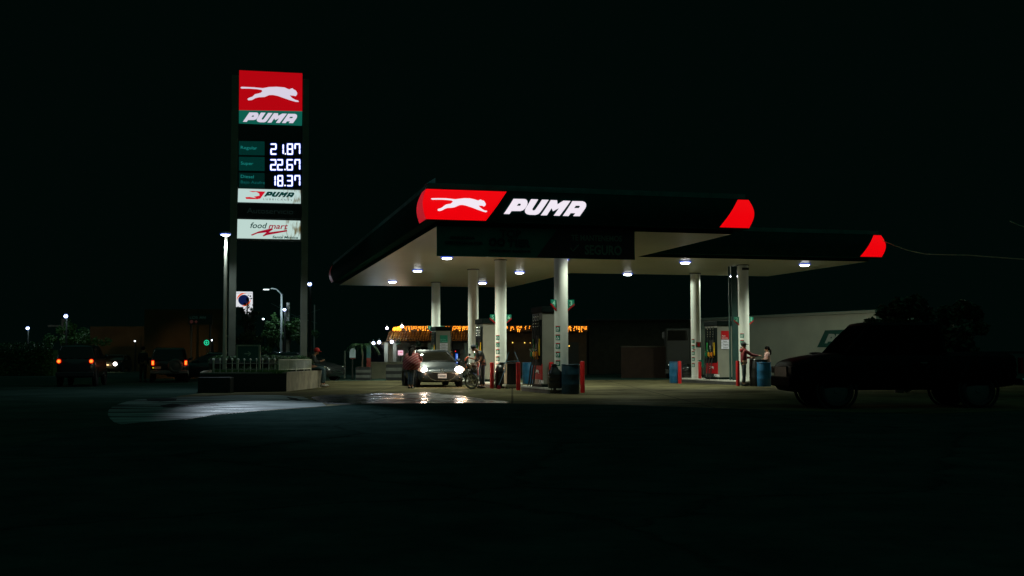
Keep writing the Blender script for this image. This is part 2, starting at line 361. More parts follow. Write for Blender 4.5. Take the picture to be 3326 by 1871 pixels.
def soffit_mat():
    m = bpy.data.materials.new('soffit_panels'); m.use_nodes = True; t = m.node_tree; b = t.nodes['Principled BSDF']
    tc = t.nodes.new('ShaderNodeTexCoord')
    w = t.nodes.new('ShaderNodeTexWave'); w.wave_type = 'BANDS'; w.bands_direction = 'Y'; w.inputs['Scale'].default_value = 0.314 * 3.3
    t.links.new(tc.outputs['Object'], w.inputs['Vector'])
    r = t.nodes.new('ShaderNodeMapRange'); r.inputs['From Min'].default_value = 0.0; r.inputs['From Max'].default_value = 0.12
    r.inputs['To Min'].default_value = 0.45; r.inputs['To Max'].default_value = 1.0
    t.links.new(w.outputs['Fac'], r.inputs['Value'])
    n = t.nodes.new('ShaderNodeTexNoise'); n.inputs['Scale'].default_value = 0.6; n.inputs['Detail'].default_value = 5
    t.links.new(tc.outputs['Object'], n.inputs['Vector'])
    mx = t.nodes.new('ShaderNodeMix'); mx.data_type = 'RGBA'; mx.inputs[6].default_value = (0.40, 0.39, 0.26, 1); mx.inputs[7].default_value = (0.54, 0.52, 0.36, 1)
    t.links.new(n.outputs['Fac'], mx.inputs[0])
    m2 = t.nodes.new('ShaderNodeMix'); m2.data_type = 'RGBA'; m2.blend_type = 'MULTIPLY'; m2.inputs[0].default_value = 1
    t.links.new(mx.outputs[2], m2.inputs[6]); t.links.new(r.outputs[0], m2.inputs[7]); t.links.new(m2.outputs[2], b.inputs['Base Color'])
    b.inputs['Roughness'].default_value = 0.4
    bp = t.nodes.new('ShaderNodeBump'); bp.inputs['Strength'].default_value = 0.5; bp.inputs['Distance'].default_value = 0.02
    t.links.new(w.outputs['Fac'], bp.inputs['Height']); t.links.new(bp.outputs[0], b.inputs['Normal'])
    return m
sb = MB()
sb.box(((A0 + A1) / 2, AL / 2, ZS + 0.03), (A1 - A0, AL, 0.06)); sb.box(((A1 + B1) / 2 + 0.005, (BF_ + BB) / 2, ZS + 0.032), (B1 - A1 - 0.01, BB - BF_, 0.06))
sb.build('soffit', soffit_mat(), canopy)
# columns with numbers, hazard stickers, notices
COLS = [(4.56, 2.5, '4', '3'), (4.56, 10.5, '5', '6'), (4.56, 15.4, None, None), (4.56, 24.1, '7', '8'), (14.9, 15.6, None, None), (14.9, 10.75, '2', '1')]
ISL = 0.18
num_green = mat('number_green', (0.0, 0.20, 0.13), 0.5); num_ink = mat('number_ink', (0.35, 0.75, 0.55), 0.5)
for ci, (a, b, nl, nr) in enumerate(COLS):
    c = MB(T(a, b, 0)); c.lathe([(0.235, ISL), (0.235, ISL + 0.12), (0.22, ISL + 0.125), (0.22, ZS - 0.03)], n=32)
    col = c.build('column', white_paint, canopy, smooth=True)
    cc = MB(T(a, b, 0)); cc.lathe([(0.26, ZS - 0.035), (0.26, ZS - 0.002)], n=24); cc.build('collar', dark_metal, col)
    if nl:
        zt = {0: 2.97, 1: 2.80, 3: 2.72, 5: 2.78}[ci]
        for sx, ch in ((-1, nl), (1, nr)):
            turn = R(-25) * sx if ci in (0,) else 0
            mm = T(a, b, 0, rz=turn)
            w = MB(mm); w.prism([(sx * 0.215, zt - 0.30), (sx * 0.42, zt - 0.13), (sx * 0.42, zt), (sx * 0.215, zt)], -0.02, 0.02)
            ns = w.build('number_sign', num_green, col)
            w = MB(mm); w.prism([(sx * 0.215, zt - 0.36), (sx * 0.43, zt - 0.17), (sx * 0.43, zt - 0.12), (sx * 0.215, zt - 0.30)], -0.026, 0.026)
            w.build('red_edge', sign_red, col)
            w = MB(mm); w.text(ch, 0.22, T(0.32 * sx, -0.024, zt - 0.18), 0.006, align='CENTER', bold=0.004); w.build('number', num_ink, col)
    if ci in (0, 1, 4, 5):
        lf = R(-47) if ci != 4 else R(-62)
        for k in range(5):
            z = {0: 2.14, 1: 2.0, 4: 1.95, 5: 2.1}[ci] - 0.27 * k
            def arc(z0, z1, r, h=0.10):
                q = MB(T(a, b, 0)); v_ = []; f_ = []
                for j in range(7):
                    an = -PI / 2 + lf + (j / 6 - 0.5) * 2 * h / 0.22 * 0.8
                    v_ += [(r * math.cos(an), r * math.sin(an), z0), (r * math.cos(an), r * math.sin(an), z1)]
                f_ = [(2 * j, 2 * j + 2, 2 * j + 3, 2 * j + 1) for j in range(6)]
                return q.add(v_, f_)
            st = arc(z - 0.18, z, 0.223).build('hazard_sticker', num_green, col)
            arc(z - 0.03, z, 0.225).build('red_band', sign_red, col)
            an = -PI / 2 + lf
            q = MB(T(a + 0.224 * math.cos(an), b + 0.224 * math.sin(an), z - 0.105, rz=lf) @ T(0, 0, 0, ry=PI / 2, rz=0))
            ring = MB(T(a + 0.228 * math.cos(an), b + 0.228 * math.sin(an), z - 0.105, rz=lf) @ Matrix.Rotation(-PI / 2, 4, 'Z'))
            if k == 1: ring.tube([(0, -0.04, -0.04), (0, 0.04, -0.04), (0, 0, 0.045), (0, -0.04, -0.04)], 0.010, 5)
            else:
                ring.torus((0, 0, 0), 0.042, 0.009, 14, 5); ring.tube([(0, -0.03, 0.03), (0, 0.03, -0.03)], 0.007, 5)
            ring.build('symbol', sign_white, col)
    if ci == 4:
        q = MB(T(a, b, 0)); q.box((0.02, -0.232, 1.69), (0.24, 0.012, 0.24)); q.build('notice_board', mat('board_green', (0.02, 0.06, 0.04), 0.5), col)
        q = MB(T(a, b, 0)); q.ball((0.02, -0.245, 1.68), 0.075, sc=(1, 0.2, 1.1)); q.box((0.02, -0.242, 1.79), (0.24, 0.01, 0.02)); q.tube([(0.02, -0.25, 1.76), (0.07, -0.25, 1.77)], 0.01, 6); q.build('extinguisher_symbol', sign_red, col)
        q = MB(T(a, b, 0)); q.box((-0.16, -0.18, 1.46), (0.12, 0.012, 0.045), T(0, 0, 0)); q.build('notice_board', sign_red, col)
        q = MB(T(a, b, 0)); q.box((0.12, -0.21, 0.82), (0.30, 0.012, 0.28)); q.box((0.12, -0.212, 0.98), (0.30, 0.014, 0.04)); q.build('notice_board', mat('board_teal', (0.0, 0.16, 0.10), 0.5), col)
    if ci == 5:
        q = MB(T(a, b, 0)); q.box((0.0, -0.232, ZS - 0.18), (0.30, 0.03, 0.10)); q.build('bracket', black_plastic, col)
# lit corner and emblem panels, wrapped on the bulging fascia
red_lit = emis('lit_red', (0.84, 0.0, 0.003), 1.0)
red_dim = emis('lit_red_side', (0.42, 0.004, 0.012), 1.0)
white_lit = emis('lit_white', (0.84, 0.77, 0.86), 1.05)
def wrap(i, side, len0, len1, m, name, pr=0.015, z0=ZP0 + 0.01, z1=ZP1 - 0.01):
    """patch from corner i of the outline along the edge that leaves (side=+1) or reaches (side=-1) it"""
    nn = len(outline); p = Vector(outline[i]); q = Vector(outline[(i + side) % nn]); e = (q - p).normalized()
    nrm = Vector((e.y, -e.x)) * side
    v_ = []; Nz = 12; Nu = 6
    for k in range(Nz + 1):
        t = k / Nz; z = z0 + (z1 - z0) * t; d = EO + bulge(z) + pr
        L = len0 + (len1 - len0) * t
        for j in range(Nu + 1):
            s = -d + (L + d) * j / Nu
            w = p + e * s + nrm * d; v_.append((w.x, w.y, z))
    f_ = [(k * (Nu + 1) + j, k * (Nu + 1) + j + 1, (k + 1) * (Nu + 1) + j + 1, (k + 1) * (Nu + 1) + j) for k in range(Nz) for j in range(Nu)]
    return MB().add(v_, f_).build(name, m, canopy, smooth=True)
wrap(0, 1, 1.36, 1.98, red_lit, 'emblem_panel'); wrap(0, -1, 0.75, 0.30, red_dim, 'corner_light')
wrap(1, -1, 0.60, -0.02, red_lit, 'corner_light'); wrap(1, 1, 0.60, 0.0, red_lit, 'corner_light')
wrap(3, -1, 0.58, -0.04, red_lit, 'corner_light'); wrap(3, 1, 0.6, 0.0, red_lit, 'corner_light')
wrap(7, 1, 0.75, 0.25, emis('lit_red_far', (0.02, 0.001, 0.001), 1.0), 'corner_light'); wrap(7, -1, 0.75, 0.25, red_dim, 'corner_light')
# small raised wedge of sheet metal on the front left corner
q = MB(); q.prism([(-0.30, ZT - 0.02), (-0.02, ZT + 0.02), (-0.02, ZT + 0.16), ], -0.3, 0.0); 
q.build('parapet_flashing', mat('flashing', (0.35, 0.7, 0.8), 0.5, noise=0.4, nscale=8), canopy)
FP = Plane(ST(0, -(EO + 0.08)), YAW)
def fascia_film(loops, off_, name, m):
    """loops in (s, z) on the front plane -> subdivided film following the bulge"""
    if not isinstance(loops[0][0], (list, tuple)): loops = [loops]
    flat = [p for l in loops for p in l]
    tri = geometry.tessellate_polygon([[Vector((p[0], p[1], 0)) for p in l] for l in loops])
    bm = bmesh.new(); vv = [bm.verts.new((p[0], 0, p[1])) for p in flat]
    for t in tri:
        try: bm.faces.new([vv[i] for i in t])
        except ValueError: pass
    for k in range(1, 14):
        z = ZP0 + (ZP1 - ZP0) * k / 14
        bmesh.ops.bisect_plane(bm, geom=bm.verts[:] + bm.edges[:] + bm.faces[:], plane_co=(0, 0, z), plane_no=(0, 0, 1))
    for v in bm.verts: v.co.y = -(EO + bulge(v.co.z) + off_)
    me = bpy.data.meshes.new(name); bm.to_mesh(me); bm.free(); me.materials.append(m)
    o = bpy.data.objects.new(name, me); C.objects.link(o); o.parent = canopy
    for p in me.polygons: p.use_smooth = True
    return o
CAT = [(360, 320), (375, 312), (450, 311), (540, 312), (600, 318), (650, 325), (700, 318), (760, 311), (830, 313), (880, 325), (925, 340), (945, 330), (960, 327), (966, 335), (988, 341), (1003, 353), (1008, 368), (1016, 380), (1013, 395), (1002, 409), (990, 412), (975, 403), (950, 402), (930, 401), (945, 420), (972, 441), (1003, 458), (1030, 461), (1034, 471), (1020, 479), (988, 473), (958, 462), (918, 449), (870, 431), (820, 414), (770, 399), (730, 392), (700, 396), (670, 409), (640, 422), (600, 427), (562, 428), (530, 438), (500, 455), (470, 464), (447, 462), (441, 450), (450, 438), (480, 431), (500, 418), (520, 403), (540, 388), (572, 382), (596, 378), (612, 366), (624, 350), (610, 340), (570, 335), (500, 330), (440, 329), (378, 330)]
PUMA = [[[(1233, 498), (1350, 318), (1480, 320), (1500, 326), (1513, 345), (1515, 375), (1505, 405), (1485, 435), (1460, 457), (1430, 465), (1325, 465), (1302, 500)], [(1408, 376), (1430, 378), (1435, 385), (1425, 403), (1385, 402)]],
        [[(1560, 322), (1645, 325), (1572, 438), (1574, 455), (1590, 459), (1605, 450), (1690, 328), (1770, 330), (1668, 478), (1645, 500), (1612, 510), (1540, 508), (1508, 500), (1487, 482), (1482, 460), (1490, 435)]],
        [[(1675, 515), (1795, 332), (1870, 335), (1872, 385), (1945, 340), (2030, 343), (1900, 521), (1830, 518), (1887, 432), (1818, 468), (1800, 432), (1748, 515)]],
        [[(1938, 521), (2052, 345), (2175, 347), (2200, 358), (2213, 375), (2214, 405), (2203, 432), (2140, 525), (2063, 524), (2085, 490), (2030, 490), (2008, 524)], [(2090, 402), (2130, 402), (2140, 410), (2125, 430), (2070, 430)]]]
fx = lambda p: FP.trace(1300 + p[0] / 3.68, 560 + p[1] / 3.68)
fascia_film([fx(p) for p in CAT], 0.035, 'leaping_cat_emblem', white_lit)
for L in PUMA: fascia_film([[fx(p) for p in l] for l in L], 0.03, 'letter', white_lit)
# hanging banner
BP = Plane(ST(0, -0.04), YAW)
bt = lambda x, y: BP.trace(x, y)
bann = thing('banner', 'dark green and black advertising banner hanging under the canopy front edge', 'banner', BP.p0, YAW)
b0 = (0.07, 4.065); b1 = (6.11, 4.93)
q = MB(); vs = []; fs = []; NX, NZ = 40, 6
for j in range(NZ + 1):
    for i in range(NX + 1):
        x = b0[0] + (b1[0] - b0[0]) * i / NX; z = b1[1] - (b1[1] - b0[1]) * j / NZ
        vs.append((x, 0.012 * math.sin(x * 5 + j) * j / NZ - 0.0, z))
fs = [(j * (NX + 1) + i, j * (NX + 1) + i + 1, (j + 1) * (NX + 1) + i + 1, (j + 1) * (NX + 1) + i) for j in range(NZ) for i in range(NX)]
q.add(vs, fs); q.build('sheet', mat('banner_green', (0.01, 0.13, 0.09), 0.6, noise=0.2), bann, recalc=False)
q = MB(); q.prism([bt(1815, 737), bt(2058, 745), bt(2059, 843), bt(1742, 836)], -0.035, -0.022); q.build('dark_panel', mat('banner_dark', (0.05, 0.008, 0.008), 0.6), bann)
ink = mat('banner_ink', (0.002, 0.006, 0.005), 0.6); ink2 = mat('banner_pale_ink', (0.14, 0.17, 0.12), 0.6)
def btext(s, px, py, px2, hgt, m, bold=0.006):
    x, z = bt(px, py); x2, _ = bt(px2, py)
    q = MB(); q.text(s, hgt * 1.38, T(x, -0.045, z), 0.006, wid=x2 - x, bold=bold); q.build('lettering', m, bann)
btext('TOP', 1622, 770, 1692, 0.22, ink, 0.01); btext('TIER', 1648, 801, 1722, 0.22, ink, 0.01)
btext('GASOLINA', 1460, 774, 1542, 0.06, ink); btext('CERTIFICADA POR', 1444, 791, 1568, 0.07, ink); btext('DETERGENT GASOLINE', 1588, 817, 1722, 0.05, ink)
q = MB(); x, z = bt(1610, 786)
for dx in (-0.09, 0.16): q.torus((0, 0, 0), 0.09, 0.028, 20, 6, T(x + dx, -0.04, z, rz=PI / 2))
q.build('ring_logo', ink, bann)
btext('TE MANTENEMOS', 1854, 781, 2018, 0.17, ink2); btext('SEGURO', 1898, 826, 2018, 0.28, ink2, 0.012)
q = MB(); q.tube([(bt(1852, 806)[0], -0.04, bt(1852, 806)[1]), (bt(1860, 816)[0], -0.04, bt(1860, 816)[1]), (bt(1878, 796)[0], -0.04, bt(1878, 796)[1])], 0.02, 6); q.build('tick_mark', ink2, bann)

# canopy lights
LC = (0.90, 1.0, 0.80)
lens = emis('led_lens', (0.95, 0.97, 1.0), 14.0); rim = emis('led_blue_fringe', (0.05, 0.14, 0.9), 0.75)  # second material paints the blue fringe seen round lit lenses
def canopy_light(a, b, label, pw=850, cone=146, bl=0.9):
    t = thing('canopy_light', label, 'light', ST(a, b, ZS), YAW, 'round lights under the canopy')
    q = MB(); q.lathe([(0.20, -0.002), (0.20, -0.05), (0.18, -0.055)], n=24); q.build('housing', sign_white, t)
    q = MB(); q.lathe([(0.175, -0.056), (0.18, -0.075), (0.16, -0.10), (0.10, -0.115)], n=24); q.build('lens', lens, t)
    q = MB(); q.lathe([(0.205, -0.015), (0.245, -0.035), (0.235, -0.055), (0.18, -0.06)], n=24); q.build('rim', rim, t)  # glowing ring painted for the blue halo, no real bezel
    lamp('led', 'SPOT', t, (0, 0, -0.20), pw, LC, 0.12, cone, (0, 0, -1), bl)
    return t
L0 = canopy_light(2.26, 1.7, 'round canopy light hidden behind the banner, by its left end', 270, 124, 0.9)  # unseen front row, set forward to light the front column
rows = [(5.3, 1.7, 'round canopy light behind the banner, by its lettering about safety'),
        (2.26, 9.55, 'round canopy light at the lower left corner of the banner'),
        (6.8, 9.55, 'round canopy light hidden behind the right half of the banner'),
        (2.26, 16.1, 'round canopy light second from the front on the left edge'),
        (6.8, 16.1, 'round canopy light between the numbered 5-6 column and the front column'),
        (2.26, 23.4, 'round canopy light farthest left, near the back left edge of the soffit'),
        (6.8, 23.4, 'round canopy light at the back between the two middle columns'),
        (11.84, 9.55, 'round canopy light left of the back right column top, under the side wing'),
        (17.05, 9.55, 'round canopy light farthest right, beyond the last column'),
        (11.84, 16.1, 'round canopy light at the back edge of the wing, left of both right columns'),
        (17.05, 16.1, 'round canopy light half hidden by the far right column')]
L1 = L2 = None
for a, b, lb in rows:
    if b < 5: dup(L0, ST(a, b, ZS), YAW, lb)
    elif a > 10 and b > 10:
        if L2 is None: L2 = canopy_light(a, b, lb, 380, 177, 0.1)
        else: dup(L2, ST(a, b, ZS), YAW, lb)
    elif L1 is None: L1 = canopy_light(a, b, lb)
    else: dup(L1, ST(a, b, ZS), YAW, lb)

# ---------------------------------------------------------------- islands, pumps
def island(a0, a1, b0_, b1_, label):
    t = thing('pump_island', label, 'pump island', ST((a0 + a1) / 2, (b0_ + b1_) / 2), YAW, 'raised kerbed islands under the pumps')
    w, l = a1 - a0, b1_ - b0_; r = 0.4
    def rr(z, k, e):
        pts = []
        for cx, cy, s in ((w / 2 - r, l / 2 - r, 0), (-w / 2 + r, l / 2 - r, 90), (-w / 2 + r, -l / 2 + r, 180), (w / 2 - r, -l / 2 + r, 270)):
            for j in range(5):
                an = R(s + 22.5 * j); pts.append((cx + (r + e) * math.cos(an), cy + (r + e) * math.sin(an), z))
        return pts
    k = 20; q = MB(); q.add(rr(0, 0, 0) + rr(ISL - 0.05, 0, 0), [(i, (i + 1) % k, (i + 1) % k + k, i + k) for i in range(k)]); q.build('kerb', mat('kerb_dark', (0.05, 0.05, 0.045), 0.7, noise=0.4), t)
    q = MB(); q.add(rr(ISL - 0.05, 0, 0.015) + rr(ISL, 0, 0.015), [(i, (i + 1) % k, (i + 1) % k + k, i + k) for i in range(k)] + [tuple(range(k, 2 * k)), tuple(reversed(range(k)))]); q.build('top_slab', concrete, t)
    return t
island(4.12, 5.05, 2.25, 6.15, 'nearest kerbed concrete island with the front column on it')
island(3.95, 5.2, 9.3, 16.6, 'middle kerbed island carrying the column numbered 5 and 6')
island(3.95, 5.2, 20.0, 25.2, 'farthest kerbed island behind the silver car')
island(14.2, 15.6, 9.6, 16.9, 'kerbed island on the right where the man in the red hoodie stands')

disp_dark = mat('pump_dark', (0.004, 0.009, 0.008), 0.7, spec=0.06)
def pump(a, b, label, kind, L=1.15, Wd=0.62, Hh=2.45):
    t = thing('fuel_pump', label, 'fuel pump', ST(a, b, ISL), YAW, 'fuel pumps on the islands')
    q = MB(); q.box((0, 0, Hh * 0.47), (Wd, L - 0.06, Hh * 0.94 - 0.02)); q.build('cabinet', steel, t, bevel=0.012)
    q = MB(); q.box((0, 0, Hh - 0.06), (Wd + 0.08, L + 0.08, 0.2)); q.build('top_cover', disp_dark, t, bevel=0.02)
    q = MB(); q.box((0, 0, 0.05), (Wd + 0.03, L, 0.1)); q.build('plinth', disp_dark, t)
    for sx in (-1, 1):
        x = sx * (Wd / 2 + 0.012)
        q = MB(); q.box((x, 0, 1.45), (0.024, L - 0.08, 1.5)); fr = q.build('dispenser_face', disp_dark, t)
        q = MB(); q.box((x + sx * 0.02, -0.12, 1.55), (0.016, 0.5, 0.28)); q.build('display', mat('pump_display', (.01, .012, .012), .35, spec=.2), fr)
        q = MB(); q.box((x + sx * 0.025, -0.32, 1.30), (0.02, 0.16, 0.55)); q.build('price_strip', mat('strip_yellow', (0.75, 0.45, 0.0), 0.5), fr)
        q = MB(); q.box((x + sx * 0.025, 0.32, 1.30), (0.02, 0.14, 0.55)); q.build('price_strip', mat('strip_green', (0.0, 0.42, 0.06), 0.5), fr)
        q = MB(); q.box((x + sx * 0.025, 0.02, 1.34), (0.02, 0.10, 0.22)); q.build('card_reader', sign_white, fr)
        q = MB(); q.box((x, -0.05, 0.50), (0.02, L - 0.12, 0.52)); pan = q.build('emblem_panel', sign_red, t)
        q = MB(); q.box((x + sx * 0.014, -0.05, 0.17), (0.01, L - 0.2, 0.16)); q.build('name_panel', dark_green, pan)
        mm = T(x + sx * 0.022, 0.28 * sx, 0.12, rz=PI / 2 * sx)
        q = MB(mm); q.text('PUMA', 0.16, T(0, 0, 0), 0.004, shear=0.4, bold=0.006, wid=0.56); q.build('lettering', sign_white, pan)
        mm = T(x + sx * 0.022, -0.05, 0.50, rz=PI / 2 * sx)
        q = MB(mm); q.prism([((p[0] - 700) / 1300, (395 - p[1]) / 1300) for p in CAT], -0.004, 0.004); q.build('leaping_cat_emblem', sign_white, pan)
        # nozzles, hoses, chrome swivels
        for k, (yy, cl) in enumerate(((-0.28, (0.75, 0.22, 0.0)), (0.0, (0.75, 0.35, 0.0)), (0.28, (0.0, 0.20, 0.08)))):
            q = MB(); q.tube([(x + sx * 0.05, yy, 0.92), (x + sx * 0.12, yy, 1.05), (x + sx * 0.10, yy, 1.16)], [0.03, 0.045, 0.03], 8); q.box((x + sx * 0.10, yy, 1.08), (0.1, 0.08, 0.14))
            nz = q.build('nozzle', mat('nozzle_%d' % k, cl, 0.5), t, smooth=True)
            q = MB(); q.tube([(x + sx * 0.10, yy, 1.15), (x + sx * 0.16, yy + 0.05, 1.24), (x + sx * 0.08, yy + 0.1, 1.27)], 0.012, 6); q.build('spout', chrome, nz)
            q = MB(); hp = [(x + sx * 0.08, yy, 0.90), (x + sx * 0.16, yy, 0.6), (x + sx * 0.22, yy - 0.03, 0.15), (x + sx * 0.26, yy - 0.06, 0.02), (x + sx * 0.22, yy - 0.12, 0.12), (x + sx * 0.14, yy - 0.12, 0.8), (x + sx * 0.06, yy - 0.08, 1.5), (x + sx * 0.05, yy - 0.05, 2.0), (x + sx * 0.04, yy - 0.05, Hh - 0.2)]
            q.tube(hp, 0.016, 6); q.build('hose', rubber, t, smooth=True)
            q = MB()
            for zz in (Hh - 0.30, Hh - 0.42, Hh - 0.52, Hh - 0.62): q.ball((x + sx * 0.05, yy - 0.05, zz), 0.028, 8, 6)
            q.build('swivel', chrome, t)
    if kind:
        y = -L / 2 + 0.01
        z0 = {'servicio': 2.02, 'auto': 2.05}[kind]
        q = MB(); q.box((0.02, y, z0 - 0.16), (0.38, 0.012, 0.36)); pl = q.build('service_placard', mat('placard_green', (0.0, 0.22, 0.14), 0.5) if kind == 'servicio' else sign_red, t)
        two = ('Servicio', 'Completo') if kind == 'servicio' else ('Auto', 'Servicio')
        q = MB()
        for i, wd in enumerate(two): q.text(wd, 0.085, T(-0.15, y - 0.012, z0 - 0.22 - 0.09 * i), 0.004)
        q.build('lettering', mat('placard_ink', (0.25, 0.6, 0.5), 0.5) if kind == 'servicio' else sign_white, pl)
        for i, wd in enumerate(('Super', 'Regular', 'Diesel')):
            q = MB(); q.box((0.02, y, z0 - 0.42 - 0.135 * i), (0.38, 0.012, 0.122)); pp = q.build('fuel_placard', mat('placard_white', (0.62, 0.62, 0.72), 0.5), t)
            q = MB(); q.text(wd, 0.085, T(-0.1, y - 0.012, z0 - 0.45 - 0.135 * i), 0.004); q.build('lettering', mat('placard_grey', (0.12, 0.12, 0.14), 0.5), pp)
    return t
pump(4.56, 4.20, 'nearest fuel pump with orange nozzles and red panel beside the blue barrel', None, 1.25, 0.62, 2.6)
pump(4.56, 12.85, 'fuel pump behind the attendant, left of the column numbered 5 and 6', None, 1.3, 0.62, 2.48)
pump(4.56, 22.7, 'farthest fuel pump with green service placard above the silver car roof', 'servicio', 1.2, 0.72, 2.42)
pump(14.9, 13.2, 'fuel pump with red self-service placard between the right-hand columns', 'auto', 1.3, 0.68, 2.45)

# ---------------------------------------------------------------- bollards, barrels
bol = None
def bollard(loc, label, h=0.96, r=0.075):
    q = MB(); q.lathe([(r, 0), (r, h - 0.03), (r * 0.9, h - 0.008), (r * 0.5, h)], n=20); o = q.build('bollard', red_paint, smooth=True); o.location = loc
    return tag(o, label, 'bollard', 'red bollards guarding the pump islands')
bollard(G(1598, 1262), 'red bollard between the attendant and the black jug-shaped barrel')
bollard(G(1683.5, 1268), 'red bollard between the black bin on a cream stand and the blue barrel', 0.98)
bollard(G(1791, 1276), 'red bollard mostly hidden behind the black ribbed barrel', 1.0)
bollard(G(1892, 1276), 'red bollard right of the dark blue barrel at the front column', 1.02)
bollard(G(2208, 1246), 'red bollard in front of the blue drum at the left end of the right island', 0.97)
o = bollard(ST(14.86, 15.12, ISL), 'short red bollard standing on the island against the back right column', 0.75, 0.07)
bollard(G(2397, 1254), 'red bollard right behind the man in the red hoodie', 0.99)
def drum(loc, label, m, h=0.93, r=0.29, rz=0.0):
    t = thing('barrel', label, 'barrel', loc, rz, 'plastic barrels used as bins')
    q = MB(); q.lathe([(r * 0.93, 0), (r * 0.97, 0.03), (r, h * 0.3), (r * 1.015, h * 0.32), (r, h * 0.34), (r * 1.0, h * 0.62), (r * 1.015, h * 0.64), (r, h * 0.66), (r * 0.97, h * 0.93), (r * 0.93, h * 0.955)], n=28); q.build('body', m, t, smooth=True)
    q = MB(); q.torus((0, 0, 0), r * 0.95, 0.02, 28, 6, T(0, 0, h * 0.97, ry=PI / 2)); q.lathe([(r * 0.9, h * 0.95), (r * 0.9, h * 0.96)], n=24); q.build('rim', m, t, smooth=True)
    return t
def keg(loc, label, h=0.95, r=0.27, neck=0.1):
    t = thing('barrel', label, 'barrel', loc, 0, 'plastic barrels used as bins')
    P_ = [(r * 0.92, 0), (r, 0.05)]
    for z in (0.22, 0.42, 0.58): P_ += [(r, h * z), (r * 0.975, h * z + 0.006), (r, h * z + 0.02)]
    P_ += [(r, h * 0.64), (r * 0.93, h * 0.74), (r * 0.75, h * 0.84), (neck * 1.25, h * 0.9), (neck, h * 0.92)]
    q = MB(); q.lathe(P_, n=28); q.build('body', mat('black_barrel', (0.008, 0.010, 0.010), 0.22), t, smooth=True)
    q = MB(); q.lathe([(neck, h * 0.92), (neck * 1.2, h * 0.93), (neck * 1.2, h * 0.985), (neck * 0.9, h)], n=20); q.build('lid', black_plastic, t, smooth=True)
    return t
blue = mat('blue_plastic', (0.010, 0.13, 0.28), 0.42, noise=0.2, nscale=5); navy = mat('dark_blue_plastic', (0.005, 0.030, 0.050), 0.4, noise=0.2, nscale=5)
drum(G(1855, 1281) + Vector((0, 0.28, 0)), 'dark blue ribbed barrel at the foot of the front column', navy, 0.95, 0.285)
keg(G(1812, 1280) + Vector((0, 0.28, 0)), 'glossy black ribbed barrel touching the dark blue barrel', 0.95, 0.30, 0.17)
keg(G(1632, 1262) + Vector((0, 0.25, 0)), 'black jug-shaped barrel with a lid, beside the broom', 0.97, 0.29, 0.13)
drum(G(1716, 1248, 0) + Vector((0.02, 0.3, 0)), 'medium blue barrel behind the hanging pump hoses', blue, 0.93, 0.27)
drum(G(2195, 1245) + Vector((0.04, 0.3, 0)), 'blue drum at the left end of the right island, behind a bollard', blue, 0.95, 0.27)
keg(G(2232, 1240) + Vector((0, 0.5, 0)), 'glossy black dome-topped barrel left of the back right column', 0.82, 0.29, 0.05)
drum(G(2486, 1256) + Vector((0.02, 0.28, 0)), 'blue drum beside the pickup bonnet, right of the man in the hoodie', blue, 0.95, 0.27)
drum(Vector((D(2464, 1158, 44.6).x, 44.6, 0)), 'wide black drum the man and woman reach across', black_plastic, 1.06, 0.37)
# bin stand between bollards
p = G(1664, 1264); t = thing('bin_cabinet', 'black cabinet with cream base between two red bollards', 'cabinet', p + Vector((0, 0.3, 0)), YAW)
q = MB(); q.box((0, 0, 0.55), (0.5, 0.45, 0.78)); q.build('body', mat('cabinet_black', (0.01, 0.012, 0.014), 0.25), t, bevel=0.02)
q = MB(); q.box((-0.256, 0, 0.55), (0.012, 0.4, 0.72)); q.build('tan_panel', mat('tan', (0.85, 0.62, 0.42), 0.25, 0.3), t)  # orange headlight glow painted as a tan plate on the black side
q = MB(); q.box((0, 0, 0.13), (0.62, 0.52, 0.07)); q.box((0, 0, 0.085), (0.54, 0.46, 0.03)); cream = mat('cream_stand', (0.5, 0.48, 0.38), 0.6); bs = q.build('stand', cream, t, bevel=0.008)
for sx in (-1, 1):
    for sy in (-1, 1): q = MB(); q.box((sx * 0.22, sy * 0.18, 0.035), (0.05, 0.05, 0.07)); q.build('foot', cream, t)
q = MB(); q.tube([(-0.28, 0, 0.6), (-0.28, 0, 0.97), (-0.2, 0, 1.0), (0.2, 0, 1.0), (0.28, 0, 0.97), (0.28, 0, 0.6)], 0.018, 8); q.tube([(-0.24, 0, 1.0), (-0.1, 0.1, 1.35)], 0.014, 6); q.tube([(0.24, 0, 1.0), (0.12, 0.1, 1.35)], 0.014, 6)
q.build('handle_frame', mat('blue_frame', (0.05, 0.14, 0.2), 0.4), t, smooth=True)
# broom
p = G(1620, 1264); t = thing('broom', 'broom with blue handle and red bristles leaning on the black barrel', 'broom', p, 0)
q = MB(); q.tube([(0, 0, 0.13), (0.26, 0.12, 0.78)], 0.011, 8); q.build('handle', mat('broom_blue', (0.08, 0.16, 0.25), 0.5), t)
q = MB(); q.add([(-0.09, -0.05, 0), (0.07, -0.05, 0.0), (0.07, 0.05, 0.0), (-0.09, 0.05, 0), (-0.03, -0.025, 0.14), (0.06, -0.025, 0.12), (0.06, 0.025, 0.12), (-0.03, 0.025, 0.14)], [(0, 1, 5, 4), (1, 2, 6, 5), (2, 3, 7, 6), (3, 0, 4, 7), (4, 5, 6, 7), (3, 2, 1, 0)]); q.build('bristles', mat('bristle_red', (0.5, 0.02, 0.06), 0.8), t)
# white crate right of the right island
p = G(2470, 1252); t = thing('crate', 'small white plastic crate under the wide black drum', 'crate', p, YAW)
q = MB(); q.box((0, 0, 0.2), (0.24, 0.25, 0.14), taper=(1.1, 1.1)); q.build('box', cream, t)
for sx in (-1, 1):
    for sy in (-1, 1): q = MB(); q.box((sx * 0.09, sy * 0.09, 0.065), (0.035, 0.035, 0.13)); q.build('leg', cream, t)

